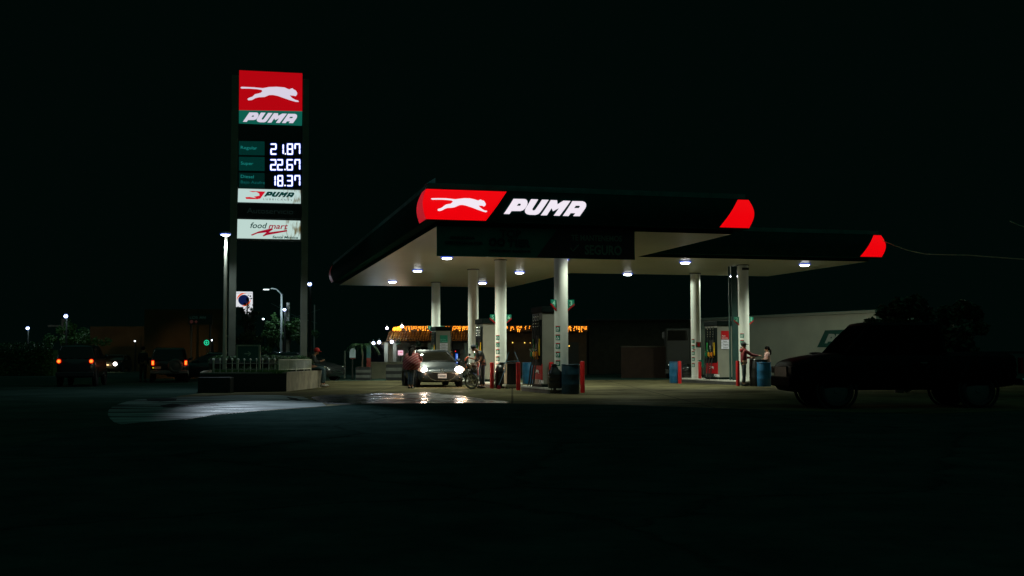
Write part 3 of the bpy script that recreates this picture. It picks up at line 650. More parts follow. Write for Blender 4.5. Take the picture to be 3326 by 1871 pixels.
# ---------------------------------------------------------------- price sign tower
PY = Plane(D(775, 1158, 42.6), YAW)
tower = thing('price_sign_tower', 'tall twin-post price sign tower with lit red leaping cat panel on top', 'sign tower', PY.p0, YAW)
pc = lambda x, y: PY.trace(700 + x / 2.415, 200 + y / 2.415)
def panel(pts, y0, y1, name, m, par=tower, f=pc):
    q = MB(); q.prism([f(*p) for p in pts], y0, y1); return q.build(name, m, par)
xl, _ = pc(183, 600); xr, _ = pc(683, 300)
post_m = dull(mat('tower_post', (0.18, 0.19, 0.14), 0.6, noise=0.25, nscale=1.5), 0.8)
q = MB(); q.box((xl - 0.16, 0.2, 6.3), (0.26, 0.4, 11.2)); q.build('post', post_m, tower, bevel=0.01)
q = MB(); q.box((xr + 0.13, 0.2, 6.3), (0.24, 0.4, 11.2)); q.build('post', post_m, tower, bevel=0.01)
zt = pc(180, 60)[1]; zb = pc(175, 1395)[1]
q = MB(); q.box(((xl + xr) / 2, 0.2, (zt + zb) / 2), (xr - xl - 0.01, 0.22, zt - zb)); q.build('back_frame', mat('frame_black', (0.008, 0.012, 0.011), 0.5), tower)
for z in (zt - 0.02, zb + 0.02):
    q = MB(); q.box(((xl + xr) / 2, 0.2, z), (xr - xl - 0.02, 0.3, 0.06)); q.build('cross_beam', dark_metal, tower)
panel([(187, 68), (682, 92), (680, 387), (184, 379)], 0.0, 0.09, 'emblem_panel', emis('tower_red', (0.44, 0.0, 0.004), 1.0))
tw_white = emis('tower_white', (0.68, 0.63, 0.76), 1.0)
TC = [(195, 205), (205, 198), (300, 202), (370, 209), (420, 200), (480, 198), (540, 203), (578, 219), (595, 211), (604, 210), (614, 219), (630, 228), (640, 245), (640, 258), (629, 272), (612, 268), (582, 265), (600, 285), (625, 300), (650, 307), (653, 317), (630, 316), (590, 305), (540, 288), (490, 270), (450, 262), (420, 263), (385, 278), (340, 280), (312, 287), (285, 302), (257, 304), (250, 294), (262, 285), (290, 275), (310, 256), (330, 252), (355, 245), (368, 233), (360, 222), (320, 216), (260, 212), (205, 212)]
panel(TC, -0.006, 0.0, 'leaping_cat_emblem', tw_white)
panel([(184, 381), (680, 389), (678, 500), (184, 482)], 0.0, 0.09, 'name_panel', emis('tower_green', (0.004, 0.105, 0.075), 1.0))
for L in PUMA:
    q = MB(); q.prism([[pc(215 + 0.433 * (x - 1233), 472 + 0.407 * (y - 498)) for x, y in l] for l in L], -0.006, -0.001); q.build('letter', tw_white, tower)
rowc = ((620, 735), (743, 858), (868, 990))
for i, (y0, y1) in enumerate(rowc):
    panel([(183, y0), (672, y0 + 6), (671, y1 + 8), (182, y1)], 0.02, 0.09, 'price_panel', mat('price_black', (0.003, 0.008, 0.008), 0.4))
    panel([(184, y0 + 3), (385, y0 + 6), (385, y1), (184, y1 - 3)], 0.008, 0.02, 'fuel_name_panel', emis('price_green%d' % i, ((0.0, 0.022, 0.018), (0.0, 0.024, 0.020), (0.0, 0.012, 0.010))[i], 1.0))
tink = emis('fuel_name_ink', (0.010, 0.20, 0.18), 1.0)
def ptext(s, x, y, x2, size, m, yy=-0.004, bold=0.0, shear=0.0, par=tower):
    a, z = pc(x, y); b, _ = pc(x2, y); q = MB(); q.text(s, size, T(a, yy, z), 0.004, wid=b - a, bold=bold, shear=shear); q.build('lettering', m, par)
ptext('Regular', 198, 685, 327, 0.17, tink); ptext('Super', 198, 808, 296, 0.17, tink)
ptext('Diesel', 198, 912, 300, 0.17, tink); ptext('Bajo Azufre', 198, 955, 387, 0.16, emis('fuel_name_ink_dim', (0.004, 0.09, 0.085), 1.0))
led_w = emis('led_digit', (0.9, 0.92, 1.0), 1.6); led_b = emis('led_blue_glow', (0.01, 0.07, 0.75), 0.8)  # larger blue segments paint the glow around the white digits
SEG = {'1': 'bc', '2': 'abged', '3': 'abgcd', '6': 'afgedc', '7': 'fabc', '8': 'abcdefg'}
def digit(ch, x0, x1, y0, y1):
    xm = (y0 + y1) / 2; r = 5.0
    P_ = {'a': ((x0 + 3, y0), (x1 - 3, y0)), 'b': ((x1, y0 + 6), (x1, xm - 5)), 'c': ((x1, xm + 5), (x1, y1 - 6)), 'd': ((x0 + 3, y1), (x1 - 3, y1)), 'e': ((x0, xm + 5), (x0, y1 - 6)), 'f': ((x0, y0 + 6), (x0, xm - 5)), 'g': ((x0 + 4, xm), (x1 - 4, xm))}
    out = []
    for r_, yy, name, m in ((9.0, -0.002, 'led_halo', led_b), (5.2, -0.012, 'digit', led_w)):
        q = MB()
        for j, s in enumerate(SEG[ch]):
            (xa, ya), (xb, yb) = P_[s]; a = pc(xa, ya); b = pc(xb, yb); rr_ = r_ / 2.415 / 86.4
            if abs(ya - yb) < 1: po = [(a[0] - rr_ * .6, a[1] - rr_), (b[0] + rr_ * .6, b[1] - rr_), (b[0] + rr_ * 1.5, b[1]), (b[0] + rr_ * .6, b[1] + rr_), (a[0] - rr_ * .6, a[1] + rr_), (a[0] - rr_ * 1.5, a[1])]
            else: po = [(a[0] - rr_, a[1]), (a[0], a[1] + rr_), (a[0] + rr_, a[1]), (b[0] + rr_, b[1]), (b[0], b[1] - rr_), (b[0] - rr_, b[1])]
            q.prism(po, yy - j * 0.0004, yy + 0.008 - j * 0.0004)
        q.build(name, m, tower)
for ch, x0, x1, r in (('2', 436, 474, 0), ('1', 500, 531, 0), ('8', 565, 603, 0), ('7', 624, 660, 0), ('2', 434, 472, 1), ('2', 488, 524, 1), ('6', 562, 602, 1), ('7', 624, 660, 1), ('1', 440, 468, 2), ('8', 490, 525, 2), ('3', 565, 601, 2), ('7', 624, 660, 2)):
    y0 = rowc[r][0] + 28; digit(ch, x0, x1, y0, y0 + 78)
for x, r in ((548, 0), (545, 1), (545, 2)):
    a, z = pc(x, rowc[r][0] + 104); q = MB(); q.box((a, -0.006, z), (0.05, 0.008, 0.05)); q.build('decimal_point', led_w, tower)
def rust_lit(name, col, s, seed):
    m = bpy.data.materials.new(name); m.use_nodes = True; t = m.node_tree; b = t.nodes['Principled BSDF']
    tc = t.nodes.new('ShaderNodeTexCoord'); mp = t.nodes.new('ShaderNodeMapping'); mp.inputs['Scale'].default_value = (5, 1, 1.6); mp.inputs['Location'].default_value = (seed, 0, 0)
    t.links.new(tc.outputs['Object'], mp.inputs['Vector'])
    n = t.nodes.new('ShaderNodeTexNoise'); n.inputs['Scale'].default_value = 1.5; n.inputs['Detail'].default_value = 6; t.links.new(mp.outputs[0], n.inputs['Vector'])
    sx = t.nodes.new('ShaderNodeSeparateXYZ'); t.links.new(tc.outputs['Object'], sx.inputs[0])
    g_ = t.nodes.new('ShaderNodeMapRange'); g_.inputs['From Min'].default_value = 0.8; g_.inputs['From Max'].default_value = 2.4; g_.inputs['To Min'].default_value = -0.12; g_.inputs['To Max'].default_value = 0.14
    t.links.new(sx.outputs['X'], g_.inputs['Value'])
    ad = t.nodes.new('ShaderNodeMath'); t.links.new(n.outputs['Fac'], ad.inputs[0]); t.links.new(g_.outputs[0], ad.inputs[1])
    cr = t.nodes.new('ShaderNodeValToRGB'); e = cr.color_ramp.elements
    e[0].position = 0.56; e[0].color = (*col, 1); e[1].position = 0.74; e[1].color = (0.13, 0.09, 0.02, 1)
    t.links.new(ad.outputs[0], cr.inputs['Fac'])
    b.inputs['Base Color'].default_value = (0.02, 0.02, 0.02, 1); t.links.new(cr.outputs[0], b.inputs['Emission Color']); b.inputs['Emission Strength'].default_value = s
    return m
panel([(178, 996), (668, 1009), (668, 1112), (175, 1100)], 0.0, 0.09, 'lubricants_panel', rust_lit('lit_panel_a', (0.50, 0.66, 0.63), 1.0, 3.0))
lub_ink = emis('lub_ink', (0.0, 0.035, 0.03), 1.0); lub_red = emis('lub_red', (0.6, 0.004, 0.02), 1.0)
for L in PUMA:
    q = MB(); q.prism([[pc(380 + 0.243 * (x - 1233), 1059 + 0.215 * (y - 498)) for x, y in l] for l in L], -0.006, -0.001); q.build('letter', lub_ink, tower)
ptext('L U B R I C A N T S', 374, 1086, 600, 0.10, emis('lub_grey', (0.08, 0.10, 0.10), 1.0))
panel([(262, 1015), (392, 1020), (350, 1076), (330, 1078), (300, 1060), (345, 1052), (342, 1035), (320, 1022), (290, 1024)], -0.006, -0.001, 'red_flash', lub_red)
panel([(234, 1064), (268, 1062), (320, 1072), (336, 1080), (240, 1078)], -0.006, -0.001, 'red_flash', lub_red)
panel([(176, 1112), (668, 1122), (668, 1232), (174, 1226)], 0.02, 0.09, 'dark_panel', mat('auto_panel', (0.010, 0.010, 0.009), 0.5))
ptext('Autoservicio', 246, 1188, 610, 0.30, emis('auto_ink', (0.0045, 0.0085, 0.0075), 1.0), yy=0.012)
panel([(173, 1236), (665, 1249), (665, 1393), (170, 1385)], 0.0, 0.09, 'food_panel', rust_lit('lit_panel_b', (0.50, 0.66, 0.61), 1.0, 9.0))
ptext('food', 272, 1305, 405, 0.30, lub_ink, yy=-0.006, shear=0.25, bold=0.004); ptext('mart', 415, 1310, 568, 0.30, emis('mart_red', (0.30, 0.0, 0.02), 1.0), yy=-0.006, shear=0.25, bold=0.004)
swr = emis('swoosh_red', (0.34, 0.0, 0.02), 1.0)
panel([(278, 1358), (340, 1332), (440, 1308), (452, 1315), (418, 1340), (560, 1322), (563, 1332), (400, 1362), (375, 1372), (370, 1366), (400, 1340), (330, 1348), (285, 1366)], -0.006, -0.001, 'swoosh', swr)
ptext('Santa Monica', 446, 1385, 648, 0.13, lub_ink, yy=-0.006, shear=0.15, bold=0.003)
q = MB(); q.tube([(xl - 0.3, 0.0, 10.9), (xl - 0.3, 0.0, 10.5)], 0.02, 6); q.build('bracket', dark_metal, tower)

# ---------------------------------------------------------------- planter with fence, hedge, arrow sign
PZ = 0.67
pa = [Vector((-7.42, 44.4)), Vector((-7.72, 38.9)), Vector((-10.5, 38.2)), Vector((-12.0, 44.2)), Vector((-12.4, 47.0)), Vector((-8.2, 48.0))]
planter = thing('raised_planter', 'raised concrete planter wall round the sign tower', 'planter', (0, 0, 0))
conc2 = mat('planter_concrete', (0.24, 0.22, 0.16), 0.85, noise=0.45, nscale=2.2, bump=0.5, bscale=14)
conc_d = mat('planter_dark', (0.010, 0.014, 0.011), 0.6, noise=0.4)
def wall_strip(pts, z0, z1, th, name, m, par):
    q = MB(); nn = len(pts); cen = sum(pts, Vector((0, 0))) / nn; ins = [p + (cen - p).normalized() * th for p in pts]
    q.add([(p.x, p.y, z0) for p in pts] + [(p.x, p.y, z1) for p in pts] + [(p.x, p.y, z1) for p in ins] + [(p.x, p.y, z0) for p in ins], [(i, (i + 1) % nn, (i + 1) % nn + nn, i + nn) for i in range(nn)] + [(i + nn, (i + 1) % nn + nn, (i + 1) % nn + 2 * nn, i + 2 * nn) for i in range(nn)] + [(i + 2 * nn, (i + 1) % nn + 2 * nn, (i + 1) % nn + 3 * nn, i + 3 * nn) for i in range(nn)])
    return q.build(name, m, par)
wall_strip(pa, 0, PZ, 0.22, 'wall', conc2, planter)
q = MB(); dd = (pa[2] - pa[1]); m0 = (pa[2] + pa[1]) / 2; nn_ = Vector((-dd.y, dd.x)).normalized(); nn_ = nn_ if nn_.y < 0 else -nn_
q.box((0, 0, PZ / 2 - 0.02), (dd.length - 0.02, 0.05, PZ - 0.06), T(m0.x + nn_.x * 0.03, m0.y + nn_.y * 0.03, 0, rz=math.atan2(dd.y, dd.x))); q.build('dark_sheet', conc_d, planter)  # darker sheet laid over the front wall face
q = MB(); cen = sum(pa, Vector((0, 0))) / 6; soil = [p + (cen - p).normalized() * 0.15 for p in pa]
q.add([(p.x, p.y, PZ - 0.08) for p in soil], [tuple(range(6))]); q.build('soil', mat('soil', (0.03, 0.022, 0.015), 0.95, noise=0.4), planter)
q = MB(); m0 = G(650, 1270); q.box((-9.89, 37.95, 0.26), (1.08, 0.5, 0.52)); q.build('step_block', conc_d, planter, bevel=0.02)
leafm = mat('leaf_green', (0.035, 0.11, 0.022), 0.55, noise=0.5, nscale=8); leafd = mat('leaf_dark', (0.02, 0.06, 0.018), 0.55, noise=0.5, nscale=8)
def leaves(q, fn, n_, s0, s1, flat=0.0):
    for _ in range(n_):
        p = fn(); s = random.uniform(s0, s1)
        m = Matrix.Translation(p) @ Matrix.Rotation(random.uniform(0, 2 * PI), 4, 'Z') @ Matrix.Rotation(random.uniform(-1.3, 1.3), 4, 'X') @ Matrix.Rotation(random.uniform(-1.2, 1.2), 4, 'Y')
        q.add([(-s * .5, 0, 0), (0, -s * .28, 0.02 * s), (s * .6, 0, 0), (0, s * .28, 0.02 * s)], [(0, 1, 2, 3)], m)
# hedge
hpts = [Vector((-11.2, 43.0, 0)), Vector((-10.3, 40.9, 0)), Vector((-8.9, 41.0, 0)), Vector((-8.15, 42.6, 0)), Vector((-8.0, 43.4, 0))]
def hedge_p():
    i = random.randrange(len(hpts) - 1); t = random.random(); c = hpts[i].lerp(hpts[i + 1], t); a = random.uniform(0, 2 * PI); r = random.random() ** 0.35
    return Vector((c.x + 0.42 * r * math.cos(a), c.y + 0.42 * r * math.cos(a * 1.7 + 1), PZ + 0.30 + 0.27 * r * math.sin(a) + 0.03 * math.sin(c.x * 7)))
q = MB(); leaves(q, hedge_p, 9000, 0.05, 0.09); q.build('hedge', leafm, recalc=False)
hd = bpy.data.objects['hedge']; tag(hd, 'low clipped green hedge behind the white picket fence', 'hedge')
q = MB(); q.tube([(p.x, p.y, PZ + 0.28) for p in hpts], [0.3] * 5, 10); q.build('inner_twigs', mat('twig', (0.012, 0.02, 0.01), 0.9), hd)
# grass strip
q = MB()
def grass_p():
    t = random.random(); x = -10.25 + 2.4 * t; return Vector((x, 38.75 + random.random() * 1.5, PZ - 0.05))
for _ in range(6500):
    p = grass_p(); h_ = random.uniform(0.07, 0.17); a = random.uniform(0, PI); dx, dy = 0.012 * math.cos(a), 0.012 * math.sin(a)
    q.add([(p.x - dx, p.y - dy, p.z), (p.x + dx, p.y + dy, p.z), (p.x + random.uniform(-.04, .04), p.y + random.uniform(-.04, .04), p.z + h_)], [(0, 1, 2)])
gr = q.build('grass', mat('grass_green', (0.05, 0.14, 0.02), 0.7), recalc=False); gr['kind'] = 'stuff'; gr['label'] = 'short grass in the planter'; gr['category'] = 'grass'
# fence: white picket posts with rails, then the dense angled panel
fw_ = mat('fence_white', (0.62, 0.62, 0.50), 0.5, noise=0.2)
fpl = [(632, 1204, 1170), (700, 1206, 1167)]
fpath = [Vector((-11.2, 42.5)), Vector((-10.18, 38.75)), Vector((-9.0, 38.8)), Vector((-8.05, 38.98))]
fence = thing('picket_fence', 'low white metal fence of widely spaced pickets along the planter front', 'fence', (0, 0, 0))
q = MB()
for z in (PZ + 0.10, PZ + 0.30): q.tube([(p.x, p.y, z) for p in fpath], 0.014, 6)
q.build('rail', mat('fence_rail', (0.20, 0.20, 0.15), 0.5), fence)
segs = [(fpath[i], fpath[i + 1]) for i in range(3)]; tot = sum((b - a).length for a, b in segs); d_ = 0.0
while d_ < tot:
    s = d_
    for a, b in segs:
        if s <= (b - a).length: p = a.lerp(b, s / (b - a).length); break
        s -= (b - a).length
    q = MB(); q.tube([(p.x, p.y, PZ), (p.x, p.y, PZ + 0.40)], 0.012, 8); k = q.build('picket', fw_, fence)
    q = MB(); q.ball((p.x, p.y, PZ + 0.43), 0.032, 10, 8, sc=(1, 1, 1.2)); q.build('picket_cap', mat('cap_white', (0.85, 0.85, 0.7), 0.5), k); d_ += 0.205
f2 = thing('railing', 'dense white railing of close vertical bars at the planter right end', 'railing', (0, 0, 0))
g0, g1 = Vector((-8.02, 39.05)), Vector((-7.62, 43.0)); q = MB(); q.tube([(g0.x, g0.y, PZ + 0.42), (g1.x, g1.y, PZ + 0.42)], 0.014, 6); q.tube([(g0.x, g0.y, PZ + 0.07), (g1.x, g1.y, PZ + 0.07)], 0.014, 6); q.build('rail', fw_, f2)
for i in range(40):
    p = g0.lerp(g1, i / 39); thick = i % 10 == 0 or i == 39
    q = MB(); q.box((p.x, p.y, PZ + (0.20 if thick else 0.245)), (0.035 if thick else 0.022, 0.035 if thick else 0.022, 0.46 if thick else 0.36)); q.build('bar', fw_, f2)
# arrow sign
A_ = Plane(D(701, 1158, 39.6), R(2)); at_ = lambda x, y: A_.trace(x, y)
ar = thing('arrow_sign', 'green arrow sign in a pale square frame standing in the planter', 'sign', A_.p0, R(2))
frm = mat('sign_frame', (0.34, 0.34, 0.24), 0.6, noise=0.2)
q = MB(); q.prism([at_(*p) for p in ((768, 1120), (846, 1120), (846, 1125), (768, 1125))], -0.03, 0.05)
q.prism([at_(*p) for p in ((768, 1125.3), (773, 1125.3), (773, 1206), (768, 1206))], -0.03, 0.05); q.prism([at_(*p) for p in ((840, 1125.3), (846, 1125.3), (846, 1206), (840, 1206))], -0.03, 0.05); q.build('frame', frm, ar)
q = MB(); q.prism([at_(*p) for p in ((773.2, 1125.4), (839.8, 1125.4), (839.8, 1174), (773.2, 1174))], 0.0, 0.03); q.build('board', mat('arrow_board', (0.02, 0.10, 0.085), 0.5), ar)
q = MB(); q.prism([at_(*p) for p in ((794, 1147), (810, 1147), (804, 1141.5), (808, 1141), (816, 1148.5), (808, 1156.5), (804, 1156), (810, 1150.5), (794, 1150.5))], -0.008, -0.001); q.build('arrow', mat('arrow_ink', (0.42, 0.44, 0.33), 0.5), ar)
# lamp post in the planter
cool = (0.72, 0.86, 1.0)
p = D(729, 1175, 40.6); lp = thing('lamp_post', 'pole lamp with bright flat LED head beside the sign tower', 'street lamp', (p.x, p.y, PZ - 0.08))
hz = D(729, 768, 40.6).z - PZ + 0.08
q = MB(); q.tube([(0, 0, 0), (0, 0, hz)], [0.075, 0.055], 14); q.build('pole', mat('lamp_pole', (0.34, 0.34, 0.24), 0.55, noise=0.2), lp, smooth=True)
q = MB(); q.ball((0, -0.05, hz + 0.10), 0.2, sc=(1.0, 1.0, 0.35)); q.tube([(0, 0, hz - 0.04), (0, 0, hz + 0.1)], 0.06, 10); q.build('lamp_housing', mat('lamp_grey', (0.25, 0.25, 0.25), 0.5), lp, smooth=True)
q = MB(); q.ball((0, -0.08, hz + 0.07), 0.17, sc=(1, 1, 0.42)); q.build('lens', emis('lamp_lens', (0.80, 0.88, 1.0), 16), lp, smooth=True)
q = MB(); q.torus((0, 0, 0), 0.175, 0.022, 24, 6, T(0, -0.08, hz + 0.07, ry=PI / 2)); q.build('lens_halo', rim, lp, smooth=True)  # blue halo of this lamp, painted as a lit ring
tg = Vector((-5.0, 25.6, 0)) - Vector((p.x, p.y, hz + PZ))
lamp('flood', 'SPOT', lp, (0, -0.35, hz - 0.1), 17000, cool, 0.25, 19, tg, 1.0)
lamp('spill', 'SPOT', lp, (0, -0.2, hz - 0.15), 340, cool, 0.12, 150, (0, 0, -1), 0.4)

# ---------------------------------------------------------------- round lamps on poles, street lamps
def ball_lamp(px, py, Y, label, r=0.16, base=0.0, power=30, pole=True, strength=18.0, halo_on=True):
    p = D(px, py, Y); t = thing('pole_lamp', label, 'street lamp', (p.x, p.y, base), 0, 'lit lamps on poles'); h_ = p.z - base
    if pole:
        q = MB(); q.tube([(0.02, 0.12, 0), (0.02, 0.12, h_ - 0.1), (0.02, 0.10, h_ + 0.05)], [0.09, 0.06, 0.05], 8); q.build('pole', mat('pole_dark', (0.02, 0.025, 0.022), 0.8, spec=0.1), t)
        q = MB(); q.tube([(0.02, 0.12, h_ + 0.02), (0, 0.05, h_ + 0.1), (0, -0.05, h_ + 0.08)], 0.05, 8); q.build('lamp_arm', mat('pole_dark', (0.02, 0.025, 0.022), 0.8, spec=0.1), t)
    r *= 0.78; q = MB(); q.ball((0, 0, h_), r, 14, 10, sc=(1.05, 0.6, 0.8)); q.build('lens', emis('ball_lens', (0.84, 0.90, 1.0), 5.0), t, smooth=True)
    if halo_on:
        q = MB(); q.torus((0, 0, 0), r * 1.03, r * 0.16, 24, 6, T(0, 0, h_, rz=PI / 2)); q.build('lens_halo', emis('ball_halo', (0.03, 0.16, 0.85), 0.8), t, smooth=True)  # ring given its own glow for the blue halo around the lamp
    if power: lamp('bulb', 'POINT', t, (0, -0.4, h_), power, cool, 0.15)
    return t
ball_lamp(1006, 923, 62, 'round white lamp on a dark pole just right of the sign tower', 0.14, power=3)
ball_lamp(924, 1006, 79, 'round white lamp beside a lit post above the leafy tree', 0.14, power=60)
ball_lamp(90, 1066, 95, 'white street lamp farthest left in the photo', 0.18, power=60)
ball_lamp(214, 1027, 76.5, 'white lamp on a wooden pole above the left tree', 0.17, power=40)
ball_lamp(438, 1108, 97, 'tiny distant lamp between the left car and the off-roader', 0.085, power=0, halo_on=False)
ball_lamp(855, 1036, 140, 'tiny distant lamp left of the leafy tree', 0.17, power=0, halo_on=False)
ball_lamp(687, 1105, 62.6, 'tiny distant lamp right of the green pharmacy sign', 0.07, power=0, halo_on=False)
ball_lamp(766, 1134, 130, 'tiny distant lamp just left of the arrow sign', 0.10, power=0, halo_on=False)
ball_lamp(1008, 1124, 110, 'tiny distant lamp above the seated man red cap', 0.10, power=0, halo_on=False)
# arm street lamp
p = D(913, 1158, 79.5); sl = thing('street_lamp', 'tall street lamp with long arm reaching left over the tree', 'street lamp', (p.x, p.y, 0))
q = MB(); za = D(913, 955, 79.5).z; q.tube([(0, 0, 0), (0, 0, za)], [0.11, 0.07], 10); q.build('pole', mat('galv', (0.30, 0.36, 0.33), 0.5), sl)
hp = D(866, 940, 79.5) - Vector((p.x, p.y, 0)); k = D(898, 938, 79.5) - Vector((p.x, p.y, 0))
q = MB(); q.tube([(0, 0, za - 0.05), tuple(k), tuple(hp + Vector((0.3, 0, 0.06)))], 0.045, 8); q.build('arm', mat('galv', (0.3, 0.36, 0.33), 0.5), sl)
q = MB(); q.box(tuple(hp + Vector((0, 0, 0.05))), (0.46, 0.2, 0.07)); q.build('lamp_head', dark_metal, sl)
q = MB(); q.box(tuple(hp + Vector((-0.02, -0.03, -0.015))), (0.36, 0.18, 0.05)); q.build('lens', emis('arm_lens', (0.8, 0.86, 0.9), 3), sl); lamp('bulb', 'POINT', sl, tuple(hp + Vector((-0.1, -1.2, -0.3))), 90, cool, 0.1)
# lit post and wall corner right of that lamp
p = D(936, 1020, 80); t = thing('lit_post', 'pale weathered post lit from the left by the round lamp', 'post', (p.x, p.y, 0))
q = MB(); q.box((0, 0, p.z / 2 + 0.3), (0.22, 0.22, p.z + 1.0)); q.build('shaft', mat('pale_post', (0.5, 0.52, 0.48), 0.8, noise=0.7, nscale=3), t)
for pts in (((880, 985), (905, 998), (920, 1000)), ((945, 1020), (980, 1035), (1030, 1050)), ((945, 1032), (990, 1022), (1040, 1005))):
    q = MB(); q.tube([tuple(D(x, y, 88)) for x, y in pts], 0.02, 5); tag(q.build('power_cable', mat('cable', (0.10, 0.12, 0.11), 0.6)), 'thin overhead cable near the round lamp and the lit post', 'cable', 'thin overhead cables by the lit post')
# wooden utility pole on the left
p = D(205, 1040, 79); t = thing('utility_pole', 'leafy wooden utility pole under the left lamp', 'utility pole', (p.x, p.y, 0))
q = MB(); q.tube([(0, 0, 0), (0, 0, p.z + 0.1)], 0.14, 8); q.build('pole', mat('old_wood', (0.15, 0.13, 0.10), 0.9, noise=0.5), t)
q = MB(); q.box((-0.45, 0, p.z - 0.4), (1.2, 0.12, 0.12)); q.build('crossarm', mat('old_wood', (0.15, 0.13, 0.10), 0.9), t)

# ---------------------------------------------------------------- trees
bark = mat('bark', (0.06, 0.045, 0.03), 0.9, noise=0.4, bump=0.5, bscale=12)
def tree(loc, hgt, blobs, nleaf, ls, label, lm=None, trunk_r=0.14, name='tree', group=None):
    t = thing(name, label, 'tree', loc, 0, group)
    q = MB(); c0 = Vector(blobs[0][0]); q.tube([(0, 0, 0), (0.05, 0, hgt * 0.4), (c0.x * 0.5, c0.y * 0.5, hgt * 0.75)], [trunk_r, trunk_r * 0.8, trunk_r * 0.55], 9)
    for c, r in blobs: q.tube([(0.04, 0, hgt * 0.38), tuple(Vector(c) * 0.6 + Vector((0, 0, hgt * 0.2))), c], [trunk_r * 0.5, trunk_r * 0.3, 0.02], 6)
    q.build('trunk', bark, t, smooth=True)
    q = MB(); tot = sum(r ** 2 for _, r in blobs)
    for c, r in blobs:
        kk = int(nleaf * r * r / tot); subs = [(Vector(c) + Vector((random.gauss(0, .55), random.gauss(0, .55), random.gauss(0, .45))) * r, r * random.uniform(0.22, 0.42)) for _ in range(12)]
        def f():
            s, rr = random.choice(subs); d = Vector((random.gauss(0, 1), random.gauss(0, 1), random.gauss(0, 1))).normalized() * rr * random.random() ** 0.4
            return s + d
        leaves(q, f, kk, ls * 0.7, ls * 1.3)
    q.build('crown', lm or leafm, t, recalc=False)
    return t
p = D(915, 1158, 80); tree((p.x, p.y, 0), 3.2, [((0.2, 0, 3.0), 1.0), ((-0.9, -0.2, 2.9), 0.7), ((1.1, 0, 3.0), 0.8), ((0, 0.3, 2.2), 1.1), ((-0.2, -0.2, 3.6), 0.5)], 7000, 0.14, 'round leafy tree lit pale green at its upper left edge')
p = D(245, 1158, 78); tree((p.x, p.y, 0), 2.5, [((0, 0, 2.4), 1.1), ((-0.8, 0, 3.0), 0.7), ((0.9, 0, 2.2), 0.8)], 4500, 0.15, 'dim green tree behind the leftmost dark car')
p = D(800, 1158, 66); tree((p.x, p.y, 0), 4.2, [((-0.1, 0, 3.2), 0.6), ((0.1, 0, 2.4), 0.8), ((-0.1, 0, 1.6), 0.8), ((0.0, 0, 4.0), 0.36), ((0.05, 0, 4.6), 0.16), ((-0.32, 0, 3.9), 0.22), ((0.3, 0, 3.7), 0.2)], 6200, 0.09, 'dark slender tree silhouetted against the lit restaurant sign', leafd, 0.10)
p = D(762, 1158, 44); tree((p.x, p.y, 0.5), 1.2, [((0, 0, 1.35), 0.28), ((0.02, 0, 0.9), 0.2)], 1500, 0.07, 'small dark clipped bush on a stem behind the arrow sign', leafd, 0.03, 'topiary_bush')
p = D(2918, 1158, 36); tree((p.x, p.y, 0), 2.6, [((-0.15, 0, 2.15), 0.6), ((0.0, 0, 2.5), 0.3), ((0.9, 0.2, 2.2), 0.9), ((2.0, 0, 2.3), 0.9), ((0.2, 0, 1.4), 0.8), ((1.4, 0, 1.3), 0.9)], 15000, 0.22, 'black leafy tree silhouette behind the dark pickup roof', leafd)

# ---------------------------------------------------------------- lit restaurant sign, pharmacy sign, road sign
RS = Plane(D(768, 1158, 92), R(4)); rt_ = lambda x, y: RS.trace(680 + x / 5.797, 900 + y / 5.797)
rs = thing('restaurant_sign', 'lit square white sign with orange and blue ring behind a dark tree', 'sign', RS.p0, R(4))
lit_w = emis('sign_lit_white', (0.72, 0.74, 0.78), 1.0); lit_o = emis('sign_lit_orange', (0.85, 0.09, 0.0), 1.0); lit_b = emis('sign_lit_blue', (0.003, 0.008, 0.06), 1.0)
def rpoly(pts, y0, y1, nm, m): q = MB(); q.prism([rt_(*p) for p in pts], y0, y1); return q.build(nm, m, rs)
rpoly([(500, 272), (805, 275), (805, 690), (640, 690), (640, 560), (500, 560)], 0, 0.3, 'box', lit_w)
def rc(cx, cy, rx, ry, a0, a1, w0, w1, n_=16):
    o_ = []; i_ = []
    for k in range(n_ + 1):
        a = R(a0 + (a1 - a0) * k / n_); w = w0 + (w1 - w0) * math.sin(PI * k / n_)
        o_.append((cx + rx * math.cos(a), cy + ry * math.sin(a))); i_.append((cx + (rx - w) * math.cos(a), cy + (ry - w) * math.sin(a)))
    return o_ + i_[::-1]
rpoly(rc(650, 425, 130, 125, 175, 290, 2, 26), -0.02, -0.003, 'orange_arc', lit_o); rpoly(rc(650, 425, 128, 125, 0, 110, 2, 34), -0.02, -0.003, 'orange_arc', lit_o)
rpoly([(648 + 105 * math.cos(R(a)), 432 + 100 * math.sin(R(a))) for a in range(0, 360, 20)], -0.016, -0.002, 'blue_disc', lit_b)
rpoly([(500, 300), (805, 300), (805, 305), (500, 305)], -0.02, -0.003, 'frame_bar', black_plastic)
q = MB(); a, z = rt_(745, 700); q.box((a, 0.35, z / 2), (0.3, 0.3, z + 2)); q.build('post', dark_metal, rs)
p = D(671, 1113, 62.8); ps = thing('pharmacy_sign', 'round green neon ring sign with a cross inside', 'sign', (p.x, p.y, 0)); gl = emis('neon_green', (0.01, 0.75, 0.36), 1.1)
q = MB(); q.torus((0, 0, 0), 0.13, 0.018, 24, 6, T(0, 0, p.z, rz=PI / 2)); q.build('ring', gl, ps)
q = MB(); q.box((0, 0, p.z), (0.17, 0.03, 0.023)); q.box((0, -0.001, p.z), (0.026, 0.034, 0.155)); q.build('cross', gl, ps)
q = MB(); q.tube([(0, 0.1, 0), (0, 0.1, p.z - 0.13)], 0.03, 6); q.build('post', dark_metal, ps)
